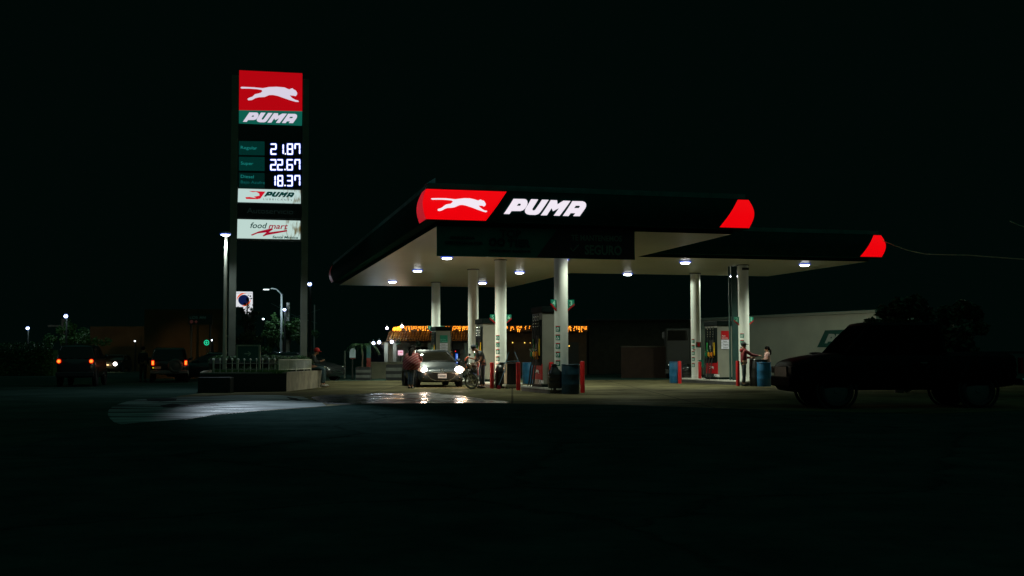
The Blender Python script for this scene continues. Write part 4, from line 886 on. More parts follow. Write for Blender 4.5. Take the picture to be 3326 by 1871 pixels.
RD = Plane(D(610, 1158, 62.3), 0); rds = thing('road_sign', 'large barely lit road sign with two emblems above the off-roader', 'sign', RD.p0)
q = MB(); q.prism([RD.trace(*x) for x in ((611, 1021), (690, 1021), (690, 1054), (611, 1054))], 0, 0.05); q.build('panel', mat('road_panel', (0.004, 0.02, 0.014), 0.5), rds)
q = MB(); a, z = RD.trace(617, 1036); q.text('LOS AN', 0.23, T(a, -0.01, z), 0.004, wid=0.86); q.build('lettering', emis('road_ink', (0.004, 0.012, 0.009), 1.0), rds)
for x, nm in ((622, 'round_emblem'), (637, 'cross_emblem')):
    a, z = RD.trace(x, 1045); q = MB()
    if nm[0] == 'r': q.ball((a, -0.01, z), 0.10, sc=(1, 0.1, 1))
    else: q.box((a, -0.01, z), (0.17, 0.02, 0.055)); q.box((a, -0.012, z), (0.055, 0.02, 0.17))
    q.build(nm, emis('road_emblem', (0.020, 0.006, 0.005), 1.0), rds)
q = MB()
for x in (620, 682): a, z = RD.trace(x, 1040); q.tube([(a, 0.1, 0), (a, 0.1, z)], 0.06, 6)
q.build('post', dark_metal, rds)
p = D(712, 1035, 84); t = thing('arch_sign', 'curved white lit sign half hidden behind the lamp pole', 'sign', (p.x, p.y, 0))
q = MB(); pts = [(0.36 * math.cos(R(a)), 0, p.z - 0.25 + 0.42 * math.sin(R(a))) for a in range(60, 190, 15)]; q.tube(pts, 0.05, 6); q.tube([(0.75 * x, y, p.z - 0.25 + (z - p.z + 0.25) * 0.7) for x, y, z in pts], 0.03, 6); q.build('arch', emis('arch_lit', (0.16, 0.20, 0.19), 1.0), t)
q = MB(); q.tube([(-0.2, 0, 0), (-0.2, 0, p.z - 0.3)], 0.05, 6); q.build('post', dark_metal, t)

# ---------------------------------------------------------------- store behind the pumps
YS = 72.0; SPn = Plane((0, YS), 0); s_ = lambda x, y: SPn.trace(x, y)
store = thing('store_building', 'low store with tiled awning, pale walls and orange lights along its roofline', 'building', (0, YS, 0))
def sq(px0, py0, px1, py1, y0, y1, nm, m, par=store, z0=None, bevel=0):
    a, z1 = s_(px0, py0); b, z0_ = s_(px1, py1); zz = z0 if z0 is not None else z0_
    q = MB(); q.box(((a + b) / 2, (y0 + y1) / 2, (z1 + zz) / 2), (b - a, y1 - y0, z1 - zz)); return q.build(nm, m, par, bevel=bevel)
swall = mat('store_plaster', (0.42, 0.42, 0.32), 0.8, noise=0.25, nscale=1.2); sbrown = mat('store_brown', (0.10, 0.055, 0.025), 0.8, noise=0.3)
sq(1201, 1110, 1530, 1213, 0.0, 6.0, 'wall', swall, z0=0); sq(1530.5, 1078, 1906, 1213, 0.02, 6.0, 'wall', sbrown, z0=0)
sq(1310, 1059, 1907, 1077, -1.0, -0.8, 'roof_band', mat('band_tan', (0.07, 0.045, 0.02), 0.7, noise=0.3), z0=None)
a1, zt1 = s_(1310, 1059); a0, _ = s_(1262, 1075)
q = MB(); q.add([(a1, -1.0, zt1), (a1, -1.0, zt1 - 0.36), (a0, 3.0, zt1 - 0.36), (a0, 3.0, zt1), (a1, -0.8, zt1), (a1, -0.8, zt1 - 0.36), (a0 + 0.1, 3.1, zt1 - 0.36), (a0 + 0.1, 3.1, zt1)], [(0, 1, 2, 3), (7, 6, 5, 4), (0, 3, 7, 4), (1, 5, 6, 2), (0, 4, 5, 1), (3, 2, 6, 7)]); q.build('roof_band', mat('band_tan', (0.28, 0.17, 0.06), 0.7), store)
q = MB(); a, z = s_(1310, 1059); b, _ = s_(1907, 1059); q.box(((a + b) / 2, 2.6, z - 0.06), (b - a, 7.0, 0.08)); q.build('roof', dark_metal, store)
# tiled awning: courses of half-round tiles sloping down to the front
tilem = mat('clay_tile', (0.05, 0.025, 0.012), 0.3, noise=0.4, nscale=4)
a, zt_ = s_(1268, 1078); b, zb_ = s_(1645, 1112); q = MB(); nt_ = 44
for i in range(nt_):
    x = a + (b - a) * (i + 0.5) / nt_; w_ = (b - a) / nt_
    for k in range(7):
        f0, f1 = k / 7, (k + 1) / 7
        y0, z0 = -0.85 - 1.9 * f0, zt_ - (zt_ - zb_) * f0; y1, z1 = -0.85 - 1.9 * f1, zt_ - (zt_ - zb_) * f1 + 0.03
        vs = []
        for (yy, zz) in ((y0, z0), (y1, z1)):
            for j in range(5): an = PI * j / 4; vs.append((x + w_ * 0.5 * math.cos(an), yy, zz + w_ * 0.45 * math.sin(an)))
        q.add(vs, [(j, j + 1, j + 6, j + 5) for j in range(4)] + [(5, 6, 7, 8, 9)])
q.build('tile_roof', tilem, store)
q = MB(); q.add([(a, -0.85, zt_ - 0.03), (b, -0.85, zt_ - 0.03), (b, -2.75, zb_ - 0.03), (a, -2.75, zb_ - 0.03)], [(0, 1, 2, 3)]); q.build('awning_board', dark_metal, store)
for px in (1269, 1296, 1405, 1520, 1640):
    aa, _ = s_(px, 1100); q = MB(); q.box((aa, -2.5, zb_ / 2), (0.22, 0.22, zb_)); q.build('post', swall, store)
sq(1327, 1128, 1402, 1160, -0.05, 0.01, 'window', glass_dark); sq(1204, 1120, 1262, 1177, -0.06, 0.01, 'window', mat('window_navy', (0.004, 0.008, 0.014), 0.15))
sq(1418, 1112, 1470, 1206, -0.04, 0.01, 'door', mat('door_dark', (0.03, 0.025, 0.02), 0.4))
sq(1668, 1112, 1740, 1210, -0.04, 0.03, 'shutter', mat('shutter_brown', (0.12, 0.07, 0.035), 0.7, noise=0.2)); sq(1760, 1112, 1880, 1210, -0.04, 0.03, 'shutter', mat('shutter_grey', (0.03, 0.035, 0.03), 0.7))
# icicle lights
sl_ = thing('icicle_lights', 'orange icicle light string hanging along the store roofline', 'string lights', (0, YS, 0))
bulb_o = emis('bulb_orange', (1.0, 0.30, 0.02), 4.2); q = MB(); wire = MB(); wp = []
x = 1318.0
while x < 1905:
    drop = random.choice((2, 3, 3, 4, 5)); jig = random.uniform(-1, 1)
    for k in range(drop):
        aa, zz = s_(x + jig * k * 0.8 + random.uniform(-1, 1), 1062.5 + k * 3.9 + random.uniform(-1.2, 1.2)); q.ball((aa, -1.06, zz), 0.024, 6, 4)
    aa, zz = s_(x, 1061); wp.append((aa, -1.04, zz)); x += random.choice((4.0, 4.6, 5.2, 6.5) if random.random() < 0.85 else (13.0,))
for _ in range(230):
    t_ = random.random(); aa = a1 + (a0 - a1) * t_; q.ball((aa - 0.04, -1.06 + 4.0 * t_ - 0.05, zt1 - 0.03 - random.random() * 0.33), 0.022, 6, 4)
bl = q.build('bulb', bulb_o, sl_); bl['kind'] = 'stuff'; wire.tube(wp, 0.01, 4); wire.build('wire', rubber, sl_)
for xx in (1340, 1400, 1460, 1520, 1600, 1700, 1800, 1880): aa, zz = s_(xx, 1070); lamp('string_glow', 'POINT', sl_, (aa, -1.6, zz), 0.10, (1.0, 0.42, 0.08), 0.3)
lamp('string_glow', 'POINT', sl_, (a1 - 0.4, -1.2, zt1 - 0.2), 8, (1.0, 0.5, 0.1), 0.2)
# bulbs and hanging lamps
def bulb(px, py, y, label, r=0.09, warm=False, power=12):
    aa, zz = s_(px, py); t = thing('bulb_lamp', label, 'lamp', (aa, YS + y, zz), 0, 'bare lamps on the store front')
    q = MB(); q.ball((0, 0, 0), r, 14, 10); q.build('lens', emis('bulb_warm' if warm else 'bulb_cool', (1.0, 0.86, 0.8) if warm else (0.84, 0.92, 1.0), 14), t, smooth=True)
    q = MB(); q.torus((0, 0, 0), r * 1.05, r * 0.18, 20, 6, T(0, 0, 0, rz=PI / 2)); q.build('lens_halo', emis('bulb_halo_w', (0.25, 0.10, 0.6), 0.8) if warm else emis('ball_halo', (0.03, 0.16, 0.85), 0.8), t, smooth=True)  # coloured halo of the bulb, painted as a glowing ring
    q = MB(); q.tube([(0, 0.02, r * 0.8), (0, 0.05, r + 0.14)], 0.035, 8); q.build('socket', dark_metal, t)
    lamp('bulb', 'POINT', t, (0, -0.25, 0), power, (1.0, 0.72, 0.45) if warm else cool, 0.08); return t
bulb(1233, 1117, -3.2, 'leftmost of the three blue-white bulbs under the store awning'); bulb(1251, 1114, -3.2, 'middle of the three blue-white bulbs under the store awning')
bulb(1289, 1112.5, -3.0, 'blue-white bulb nearest the wreath on the store post'); bulb(1265, 1068, -1.4, 'warm white bulb at the far left end of the orange lights', 0.08, True, 16); bulb(1313, 1062, -1.5, 'warm white bulb at the corner of the orange light string', 0.09, True, 22)
for i, (px, py) in enumerate(((1665, 1113), (1704, 1113.5), (1722, 1114), (1848, 1124))):
    aa, zz = s_(px, py); t = thing('small_lamp', ('small yellow light left of the pump, above the brown shutter', 'small yellow light in the middle above the brown shutter', 'small yellow light nearest the front pump', 'tiny yellow light just right of the front column')[i], 'lamp', (aa, YS - 0.2, zz), 0, 'tiny yellow lights on the dark store wall')
    q = MB(); q.ball((0, 0, 0), 0.035 if i != 2 else 0.022, 8, 6); q.build('bulb', emis('tiny_yellow', (1.0, 0.6, 0.1), 2.5), t); q = MB(); q.tube([(0, 0, 0.02), (0, 0.15, 0.06)], 0.012, 5); q.build('stem', dark_metal, t)
# wreaths
for px, py, lb in ((1308, 1114, 'dark green round wreath under the tiled awning, left'), (1371, 1117, 'dark green wreath under the tiled awning, above the dark window')):
    aa, zz = s_(px, py); t = thing('wreath', lb, 'wreath', (aa, YS - 2.7, zz), 0); q = MB(); q.torus((0, 0, 0), 0.11, 0.05, 16, 6, T(0, 0, 0, rz=PI / 2))
    leaves(q, lambda: (lambda an: Vector((0.12 * math.cos(an), 0, 0.12 * math.sin(an))) + Vector([random.gauss(0, .03) for _ in range(3)]))(random.uniform(0, 2 * PI)), 300, 0.04, 0.07); q.build('ring', leafd, t, recalc=False)
    q = MB(); q.ball((0, -0.07, 0.1), 0.02, 8, 6); q.build('bow', sign_white, t)
# lit advert, blue cooler
aa, zz = s_(1316.5, 1146.5); t = thing('lit_advert', 'small glowing pink and white price advert beside the striped-top woman', 'sign', (aa, YS - 3.1, zz))
q = MB(); q.box((0, 0, 0), (0.32, 0.06, 0.30)); q.build('box', emis('ad_pink', (0.85, 0.50, 0.62), 1.1), t, bevel=0.02)
q = MB(); q.box((0, -0.034, 0.0), (0.26, 0.008, 0.02)); q.box((0.03, -0.034, 0.04), (0.09, 0.008, 0.03)); q.box((-0.02, -0.034, -0.10), (0.26, 0.008, 0.03)); q.build('red_print', emis('ad_red', (0.7, 0.02, 0.05), 1.0), t)
q = MB(); q.text('1.00', 0.13, T(-0.12, -0.042, -0.12), 0.004, wid=0.26, bold=0.004); q.build('price', emis('ad_white', (0.85, 0.75, 0.8), 1.0), t)
q = MB(); q.tube([(0, 0.02, -zz), (0, 0.02, -0.14)], 0.025, 6); q.build('post', dark_metal, t)
aa, zz = s_(1484, 1164); t = thing('drinks_cooler', 'drinks cooler glowing blue beyond the car right mirror', 'cooler', (aa, YS - 1.2, 0))
q = MB(); q.box((0, 0, zz * 0.5 + 0.2), (0.5, 0.4, zz + 0.75)); q.build('cabinet', mat('cooler_dark', (0.01, 0.02, 0.04), 0.3), t)
q = MB(); q.box((0.05, -0.21, zz), (0.16, 0.01, 0.62)); q.build('light_strip', emis('cooler_blue', (0.02, 0.12, 0.75), 0.6), t)
q = MB()
for k in range(6): q.ball((0.08, -0.22, zz - 0.24 + 0.09 * k), 0.026, 8, 6)
q.build('led', emis('cooler_led', (0.5, 0.7, 1.0), 1.6), t)
q = MB(); q.ball((-0.02, -0.22, zz + 0.44), 0.035, 8, 6); q.build('red_light', emis('cooler_red', (1.0, 0.02, 0.02), 1.3), t)
aa, zz = s_(1515, 1142); t = thing('blue_notice', 'small dim blue notice on the store wall left of the white column', 'notice', (aa, YS - 0.6, 0)); q = MB(); q.box((0, 0, zz), (0.22, 0.03, 0.14)); q.build('board', emis('notice_blue', (0.0, 0.05, 0.11), 1.0), t); q = MB(); q.tube([(0, 0.03, 0), (0, 0.03, zz)], 0.02, 6); q.build('post', dark_metal, t)
# low wall, striped planters, palm, painted pillar, poster
aa = D(1228, 1200, 62); bb = D(1250, 1200, 62); t = thing('low_wall', 'pale low rendered wall below the dark store window', 'wall', (D(1206, 1180, 62).x, 62, 0))
zz = D(1206, 1178, 62).z; q = MB(); q.box((0.75, 0, zz / 2), (1.9, 0.2, zz)); q.build('masonry', mat('low_wall_plaster', (0.15, 0.15, 0.10), 0.85, noise=0.3, nscale=2), t); q = MB(); q.box((0.75, 0, zz + 0.02), (1.95, 0.26, 0.04)); q.build('coping', conc2, t)
strip_w = mat('stripe_white', (0.10, 0.11, 0.10), 0.7, noise=0.3); strip_b = mat('stripe_black', (0.01, 0.012, 0.012), 0.7)
def planter_box(px0, px1, py0, Y, lb):
    c = D((px0 + px1) / 2, 1200, Y); w = (px1 - px0) / F * Y; h_ = D(px0, py0, Y).z; t = thing('striped_planter', lb, 'planter', (c.x, Y, 0), 0, 'black and white striped planters')
    for k in range(5): q = MB(); q.box((0, 0, h_ * (k + 0.5) / 5), (w, w * 0.8, h_ / 5 - 0.002)); q.build('band', strip_b if k % 2 == 0 else strip_w, t)
    q = MB(); q.box((0, 0, h_ + 0.01), (w * 0.9, w * 0.7, 0.02)); q.build('soil', mat('soil', (0.03, 0.02, 0.015), 0.9), t); return t
planter_box(1158, 1204, 1193, 58, 'black and white striped planter under the palm and painted pillar'); planter_box(1256, 1312, 1184, 57, 'black and white striped planter beside the striped-top woman')
p = D(1176, 1195, 58); t = thing('palm_plant', 'drooping palm growing from the striped planter', 'palm', (p.x, 58, p.z))
q = MB(); q.tube([(0, 0, 0), (0.03, 0, 0.6), (0, 0, 1.0)], [0.06, 0.05, 0.04], 8); q.build('trunk', bark, t)
q = MB()
for k in range(16):
    an = 2 * PI * k / 16 + random.uniform(-.2, .2); L = random.uniform(0.7, 1.05)
    pts = [Vector((math.cos(an) * L * s, math.sin(an) * L * s, 1.0 + 0.45 * math.sin(s * 2.2) - 0.55 * s * s)) for s in (0, .2, .4, .6, .8, 1.0)]
    for i in range(5):
        a_, b_ = pts[i], pts[i + 1]; sd = Vector((-math.sin(an), math.cos(an), 0))
        for sg in (-1, 1):
            for f in (0, .33, .66):
                c = a_.lerp(b_, f); e = c + sd * sg * 0.22 * (1 - i / 6) + (b_ - a_) * 0.8 - Vector((0, 0, 0.1)); q.add([tuple(c), tuple(c + (b_ - a_) * 0.15), tuple(e)], [(0, 1, 2)])
q.build('fronds', leafd, t, recalc=False)
p = D(1193, 1193, 58.5); t = thing('painted_pillar', 'square pillar painted teal above and red below, behind the palm', 'pillar', (p.x + 0.02, 58.9, 0)); z1, z2, z3 = 0.62, D(0, 1166, 58.9).z, D(0, 1122, 58.9).z
q = MB(); q.box((0, 0, z2 / 2), (0.2, 0.2, z2)); q.build('red_base', mat('pillar_red', (0.16, 0.02, 0.012), 0.7, noise=0.3), t); q = MB(); q.box((0, 0, (z2 + z3) / 2), (0.198, 0.198, z3 - z2)); q.build('teal_shaft', mat('pillar_teal', (0.02, 0.10, 0.12), 0.7, noise=0.5), t)
p = D(1145, 1158, 61); t = thing('display_board', 'pale arched display board with red base left of the palm', 'sign', (p.x, 61, 0)); q = MB(); zt2 = D(0, 1134, 61).z; zb2 = D(0, 1165, 61).z
q.prism([(-0.16, zb2), (0.16, zb2), (0.16, zt2 - 0.12), (0.1, zt2 - 0.02), (0, zt2), (-0.1, zt2 - 0.05), (-0.16, zt2 - 0.2)], -0.02, 0.02); q.build('board', emis('board_lit', (0.10, 0.145, 0.13), 1.0), t)
q = MB(); q.box((0.02, 0, zb2 - 0.04), (0.28, 0.05, 0.07)); q.build('red_base', mat('pillar_red', (0.16, 0.02, 0.012), 0.7), t); q = MB(); q.box((0, 0, (zb2 - 0.08) / 2), (0.08, 0.05, zb2 - 0.08)); q.build('post', dark_metal, t)
for (px, py0, py1, Y, lb) in ((1120, 1140, 1190, 62, 'thin pale post left of the arched display board'), (1359 - 1000 + 663, 990, 1052, 85, 'thin pale lit post below the right lamp, right of the sign tower')):
    a = D(px, py0, Y); q = MB(); q.tube([(0, 0, 0), (0, 0, a.z)], 0.05, 8); o = q.build('thin_post', mat('thin_post_m', (0.22, 0.24, 0.2), 0.7)); o.location = (a.x, Y, 0); tag(o, lb, 'post')

# ---------------------------------------------------------------- white side wall, lorry, low wall
w0 = D(2275, 1158, 73); w1 = D(2850, 1158, 60); wy = math.atan2(w1.y - w0.y, w1.x - w0.x)
WP = Plane(w0, wy); wt = lambda x, y: WP.trace(x, y)
bw = thing('side_building', 'long pale building wall with cornice behind the right-hand pump', 'building', WP.p0, wy)
pale = mat('pale_wall', (0.66, 0.65, 0.52), 0.85, noise=0.12, nscale=0.7)
ht = wt(2275, 1042)[1]; hr = wt(2850, 1016)[1]; sl1 = wt(2848, 1150)[0]
q = MB(); q.prism([(0, 0), (sl1, 0), (sl1, hr + (hr - ht) * 0.1), (0, ht)], 0, 4.0); q.build('wall', pale, bw)
q = MB(); q.prism([(-0.2, ht + 0.01), (sl1 + 0.1, hr + 0.01 + (hr - ht) * .1), (sl1 + 0.1, hr + 0.16 + (hr - ht) * .1), (-0.2, ht + 0.16)], -0.18, 0.3); q.build('cornice', mat('cornice', (0.5, 0.5, 0.4), 0.8), bw)
q = MB(); q.prism([wt(*x) for x in ((2681, 1073), (2830, 1068), (2800, 1128), (2655, 1128))], -0.03, -0.004); ws = q.build('wall_sign', mat('wall_sign_green', (0.012, 0.10, 0.075), 0.5), bw)
for L in PUMA:
    q = MB(); q.prism([[wt(2680 + 0.118 * (x - 1233), 1115 + 0.17 * (y - 498)) for x, y in l] for l in L], -0.038, -0.032); q.build('letter', mat('wall_letter', (0.6, 0.62, 0.55), 0.6), bw)
q = MB(); a = wt(2281, 1100)[0]; q.box((a + 0.35, -0.3, ht * 0.42), (0.7, 0.5, ht * 0.84)); q.build('pilaster', pale, bw)
p = D(2203, 1158, 60); lo = thing('lorry', 'parked lorry cab facing out of the dark left of the right columns', 'lorry', (p.x, p.y, 0), R(-8))
lz = lambda y: D(0, y, 60).z
lpaint = mat('lorry_paint', (0.017, 0.019, 0.014), 0.7, noise=0.2)
q = MB(); q.box((0, 1.0, (lz(1072) + 0.5) / 2), (1.3, 2.0, lz(1072) - 0.5)); q.build('cab', lpaint, lo, bevel=0.08)
q = MB(); q.prism([(-0.56, lz(1112)), (0.50, lz(1112)), (0.46, lz(1079)), (-0.52, lz(1079))], -0.03, 0.0); q.build('windscreen', glass_dark, lo)
q = MB(); q.box((0, -0.03, 0.75), (0.9, 0.06, 0.45)); q.build('grille', black_plastic, lo)
for sx in (-1, 1):
    q = MB(); q.ball((sx * 0.5, -0.02, 0.68), 0.09, sc=(1, .3, 1)); q.build('headlight', glass_dark, lo)
    q = MB(); q.torus((0, 0, 0), 0.36, 0.13, 20, 8, T(sx * 0.55, 0.8, 0.48)); q.build('wheel', rubber, lo)
    q = MB(); q.box((sx * 0.78, 0.1, lz(1095)), (0.12, 0.06, 0.35)); q.build('mirror', black_plastic, lo)
q = MB(); q.box((0, -0.06, 0.38), (1.35, 0.14, 0.22)); q.build('bumper', dark_metal, lo)
q = MB(); q.box((0, 4.2, 1.6), (1.5, 4.3, 1.9)); q.build('cargo_box', mat('cargo', (0.03, 0.03, 0.028), 0.7), lo)
a = D(2020, 1158, 63); b = D(2166, 1158, 61); zz = D(2130, 1127, 61).z
t = thing('yard_wall', 'dim brown low wall left of the parked lorry', 'wall', ((a.x + b.x) / 2, 62, 0)); q = MB(); q.box((0, 0, zz / 2), (b.x - a.x + 0.3, 0.25, zz)); q.build('masonry', mat('yard_brown', (0.035, 0.018, 0.010), 0.9, noise=0.3), t)
q = MB(); q.box((0, 0, zz + 0.03), (b.x - a.x + 0.35, 0.32, 0.06)); q.build('coping', mat('yard_coping', (0.06, 0.05, 0.035), 0.9), t)
a = D(1915, 1158, 76); b = D(2290, 1158, 76); zz = D(2100, 1040, 76).z
t = thing('back_shed', 'dark flat-roofed shed behind the lorry', 'building', ((a.x + b.x) / 2, 79, 0)); q = MB(); q.box((0, 0, zz / 2), (b.x - a.x, 5, zz)); q.build('wall', mat('shed_dark', (0.05, 0.04, 0.025), 0.9, noise=0.3), t); q = MB(); q.box((0, 0, zz + 0.05), (b.x - a.x + 0.3, 5.3, 0.1)); q.build('roof', dark_metal, t)
# pipe post behind right front column
p = D(2388, 1158, 47); t = thing('drain_post', 'dark green post just left of the column with the 2 and 1 numbers', 'post', (p.x, p.y, 0)); q = MB(); q.box((0, 0, 2.45), (0.24, 0.12, 4.9)); q.build('shaft', mat('post_green', (0.01, 0.04, 0.035), 0.5), t); q = MB(); q.tube([(-0.2, 0.05, 0), (-0.2, 0.05, 4.9)], 0.04, 8); q.build('pipe', mat('pipe_green', (0.02, 0.06, 0.05), 0.5), t)
# cables right
q = MB()
pts = [D(x, y, 44 - i * 2.2) for i, (x, y) in enumerate(((2868, 782), (2900, 795), (2945, 812), (2990, 822), (3010, 825), (3060, 827), (3150, 829), (3240, 836), (3340, 843)))]
q.tube([tuple(v) for v in pts], 0.014, 6); tag(q.build('overhead_cable', mat('cable_pale', (0.35, 0.34, 0.2), 0.4), smooth=True), 'overhead cable sagging right from the far red corner light', 'cable')
q = MB(); q.tube([tuple(D(3280, 718, 26)), tuple(D(3310, 732, 25)), tuple(D(3340, 740, 24))], 0.012, 6); tag(q.build('overhead_cable', mat('cable_pale', (0.35, 0.34, 0.2), 0.4)), 'short piece of cable at the right edge of the photo', 'cable')
# wall lit by the off-roader's lamps
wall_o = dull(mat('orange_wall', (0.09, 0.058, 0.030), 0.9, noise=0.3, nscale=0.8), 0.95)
a = D(468, 1158, 63.5); b = D(722, 1158, 63.5); zz = D(560, 1005, 63.5).z
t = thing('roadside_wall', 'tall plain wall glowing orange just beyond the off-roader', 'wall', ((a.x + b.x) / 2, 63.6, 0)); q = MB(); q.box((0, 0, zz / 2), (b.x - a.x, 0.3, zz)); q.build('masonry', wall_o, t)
a = D(290, 1158, 98); b = D(500, 1158, 98); zz = D(400, 1060, 98).z  # added wall, catches the amber haze glow of the oncoming car
t = thing('roadside_wall', 'added wall catching amber haze glow behind the oncoming headlights', 'wall', ((a.x + b.x) / 2, 98.2, 0)); q = MB(); q.box((0, 0, zz / 2), (b.x - a.x, 0.3, zz)); q.build('masonry', wall_o, t)
a = D(-200, 1158, 75); b = D(175, 1158, 75)
t = thing('roadside_hedge', 'dark overgrown hedge at the far left, tinted green by headlights', 'hedge', ((a.x + b.x) / 2, 75, 0)); q = MB(); q.box((0, 0.3, 0.85), (b.x - a.x, 0.8, 1.7)); leaves(q, lambda: Vector((random.uniform((a.x - b.x) / 2, (b.x - a.x) / 2), random.uniform(-0.5, 0.0), random.uniform(0, 2.0 + 0.3 * random.random()))), 6000, 0.1, 0.2); q.build('foliage', leafm, t, recalc=False)
q = MB(); q.tube([(0, 0.2, 0), (0, 0.2, 1.6)], 0.05, 6); q.build('stem', bark, t)

# ---------------------------------------------------------------- vehicles
def loft(q, rings, close=True):
    n_ = len(rings[0]); vs = [p for r in rings for p in r]; fs = []
    for i in range(len(rings) - 1): fs += [(i * n_ + k, i * n_ + (k + 1) % n_, (i + 1) * n_ + (k + 1) % n_, (i + 1) * n_ + k) for k in range(n_)]
    fs += [tuple(range(n_)), tuple(reversed(range((len(rings) - 1) * n_, len(rings) * n_)))]
    q.add(vs, fs); return q
def car_ring(y, hw, zb, zt, cr=0.04):
    half = [(0, zt + cr), (hw * .55, zt + cr * .8), (hw * .85, zt), (hw * .965, zt - .07), (hw, zt - (zt - zb) * .35), (hw * .99, zb + (zt - zb) * .3), (hw * .93, zb + .03), (hw * .6, zb)]
    r = [(x, y, z) for x, z in half] + [(0, y, zb)] + [(-x, y, z) for x, z in reversed(half[1:])]
    return r
def gh_ring(z, yf, yr, hw, c=0.12, bow=0.10):
    return [(-hw, yr + c * 0, z), (-hw, yf + c, z), (-hw + c * .8, yf + c * .25, z), (-hw * .4, yf - bow * .3, z), (0, yf - bow * .42, z), (hw * .4, yf - bow * .3, z), (hw - c * .8, yf + c * .25, z), (hw, yf + c, z), (hw, yr, z), (hw * .5, yr + .03, z), (-hw * .5, yr + .03, z)]
def vehicle(name, label, cat, loc, rz, paint, body, gh, wheels, wr=0.32, tw=0.2, group=None, hub=True, hw=0.88):
    """front towards -Y. body: rings (y, hw, zb, zt); gh: rings (z, yf, yr, hw); wheels: (front_y, rear_y)"""
    t = thing(name, label, cat, loc, rz, group)
    q = MB(); loft(q, [car_ring(*r) for r in body]); q.build('body', paint, t, smooth=True, subsurf=1)
    q = MB(); loft(q, [gh_ring(*r) for r in gh]); q.build('windows', glass_dark, t, smooth=True)
    zt_, yf, yr, h_ = gh[-1]; q = MB(); loft(q, [gh_ring(zt_ - 0.02, yf - .03, yr + .03, h_ + .02), gh_ring(zt_ + 0.03, yf + .02, yr - .02, h_ - .02), gh_ring(zt_ + 0.055, yf + .15, yr - .12, h_ - .15)]); q.build('roof', paint, t, smooth=True)
    z0_, yf0, yr0, h0 = gh[0]
    for sx in (-1, 1):
        for (ya, yb) in ((yf0 + .10, yf + .10), ((yf0 + yr0) * .5 + .05, (yf + yr) * .5), (yr0 - .02, yr - .01)):
            q = MB(); q.tube([(sx * h0 * .99, ya, z0_), (sx * h_ * 1.0, yb, zt_)], 0.035, 6); q.build('pillar', paint, t)
        q = MB(); q.ball((sx * (h0 + .16), yf0 + .42, z0_ + .07), 0.1, 12, 8, sc=(1, .55, .75)); q.tube([(sx * h0, yf0 + .42, z0_ + .03), (sx * (h0 + .12), yf0 + .42, z0_ + .05)], 0.025, 6); q.build('mirror', paint, t, smooth=True)
        for wy_ in wheels:
            q = MB(); q.torus((0, 0, 0), wr - .07, .075, 28, 8, T(sx * (hw - tw / 2), wy_, wr) , sc=1.35); w = q.build('wheel', rubber, t, smooth=True)
            q = MB(); q.lathe([(wr - .10, -.05), (wr - .10, .03), (wr - .13, .04), (.06, .055), (.05, .07)], (0, 0, 0), 24, T(sx * (hw - tw / 2), wy_, wr, ry=PI / 2 * sx)); q.build('rim', mat('alloy', (0.10, 0.10, 0.10), 0.6, 0.3), w, smooth=True)
            q = MB(); q.torus((0, 0, 0), wr + .045, .035, 28, 6, T(sx * (hw - .03), wy_, wr + .01)); q.build('wheel_arch', black_plastic, t, smooth=True)
    return t
def headlamp(t, x, y, z, name='headlight', r=0.09, col=(1.0, 0.86, 0.72), es=22, power=60, spot=True, tilt=-0.03, sc=(1.3, .4, .8), aimy=-1, beam=50, aimx=0.0):
    q = MB(); q.ball((x, y, z), r, 14, 10, sc=sc); h = q.build(name, emis('hl_%d_%d' % (int(col[1] * 100), int(es)), col, es), t, smooth=True)
    if power:
        if spot: lamp('beam', 'SPOT', t, (x, y + aimy * .12, z), power, col, 0.06, beam, (aimx, aimy, tilt), 1.0)
        else: lamp('glow', 'POINT', t, (x, y + aimy * .2, z), power, col, 0.06)
    return h
# silver-grey hatchback facing the camera
silver = mat('grey_paint', (0.011, 0.020, 0.026), 0.38, 0.1, coat=0.15)
c0 = G(1437, 1259); CY = YAW + R(0.5); cc = c0 + Vector((-math.sin(CY), math.cos(CY), 0)) * 2.28
hatch_body = [(-2.18, .55, .34, .50, .02), (-2.14, .70, .24, .62, .03), (-2.02, .82, .20, .72, .04), (-1.75, .87, .18, .80, .05), (-1.1, .88, .18, .93, .05), (-.55, .88, .18, .97, .03), (.6, .88, .18, .98, .02), (1.6, .87, .2, 1.0, .02), (2.05, .82, .25, .98, .02), (2.2, .72, .35, .8, .02)]
hatch_gh = [(.95, -.98, 1.95, .80), (1.18, -.55, 1.85, .73), (1.38, -.12, 1.6, .62)]
car = vehicle('car', 'grey hatchback with both headlights on, facing the camera at the middle island', 'car', cc, CY, silver, hatch_body, hatch_gh, (-1.35, 1.3)); car.scale = (1.05, 1.0, 1.02)
hwarm = (1.0, 0.80, 0.66)
headlamp(car, -.655, -2.10, .665, r=.10, col=hwarm, es=26, power=14); headlamp(car, .655, -2.10, .665, r=.13, col=hwarm, es=30, power=22, sc=(1.2, .5, 1.0))
lamp('glow', 'POINT', car, (.80, -2.55, .70), 42, (1.0, .62, .38), 0.08); lamp('glow', 'POINT', car, (-.72, -2.55, .7), 14.0, (1.0, .62, .38), 0.08)  # point lamps added ahead of the headlights for their warm bloom
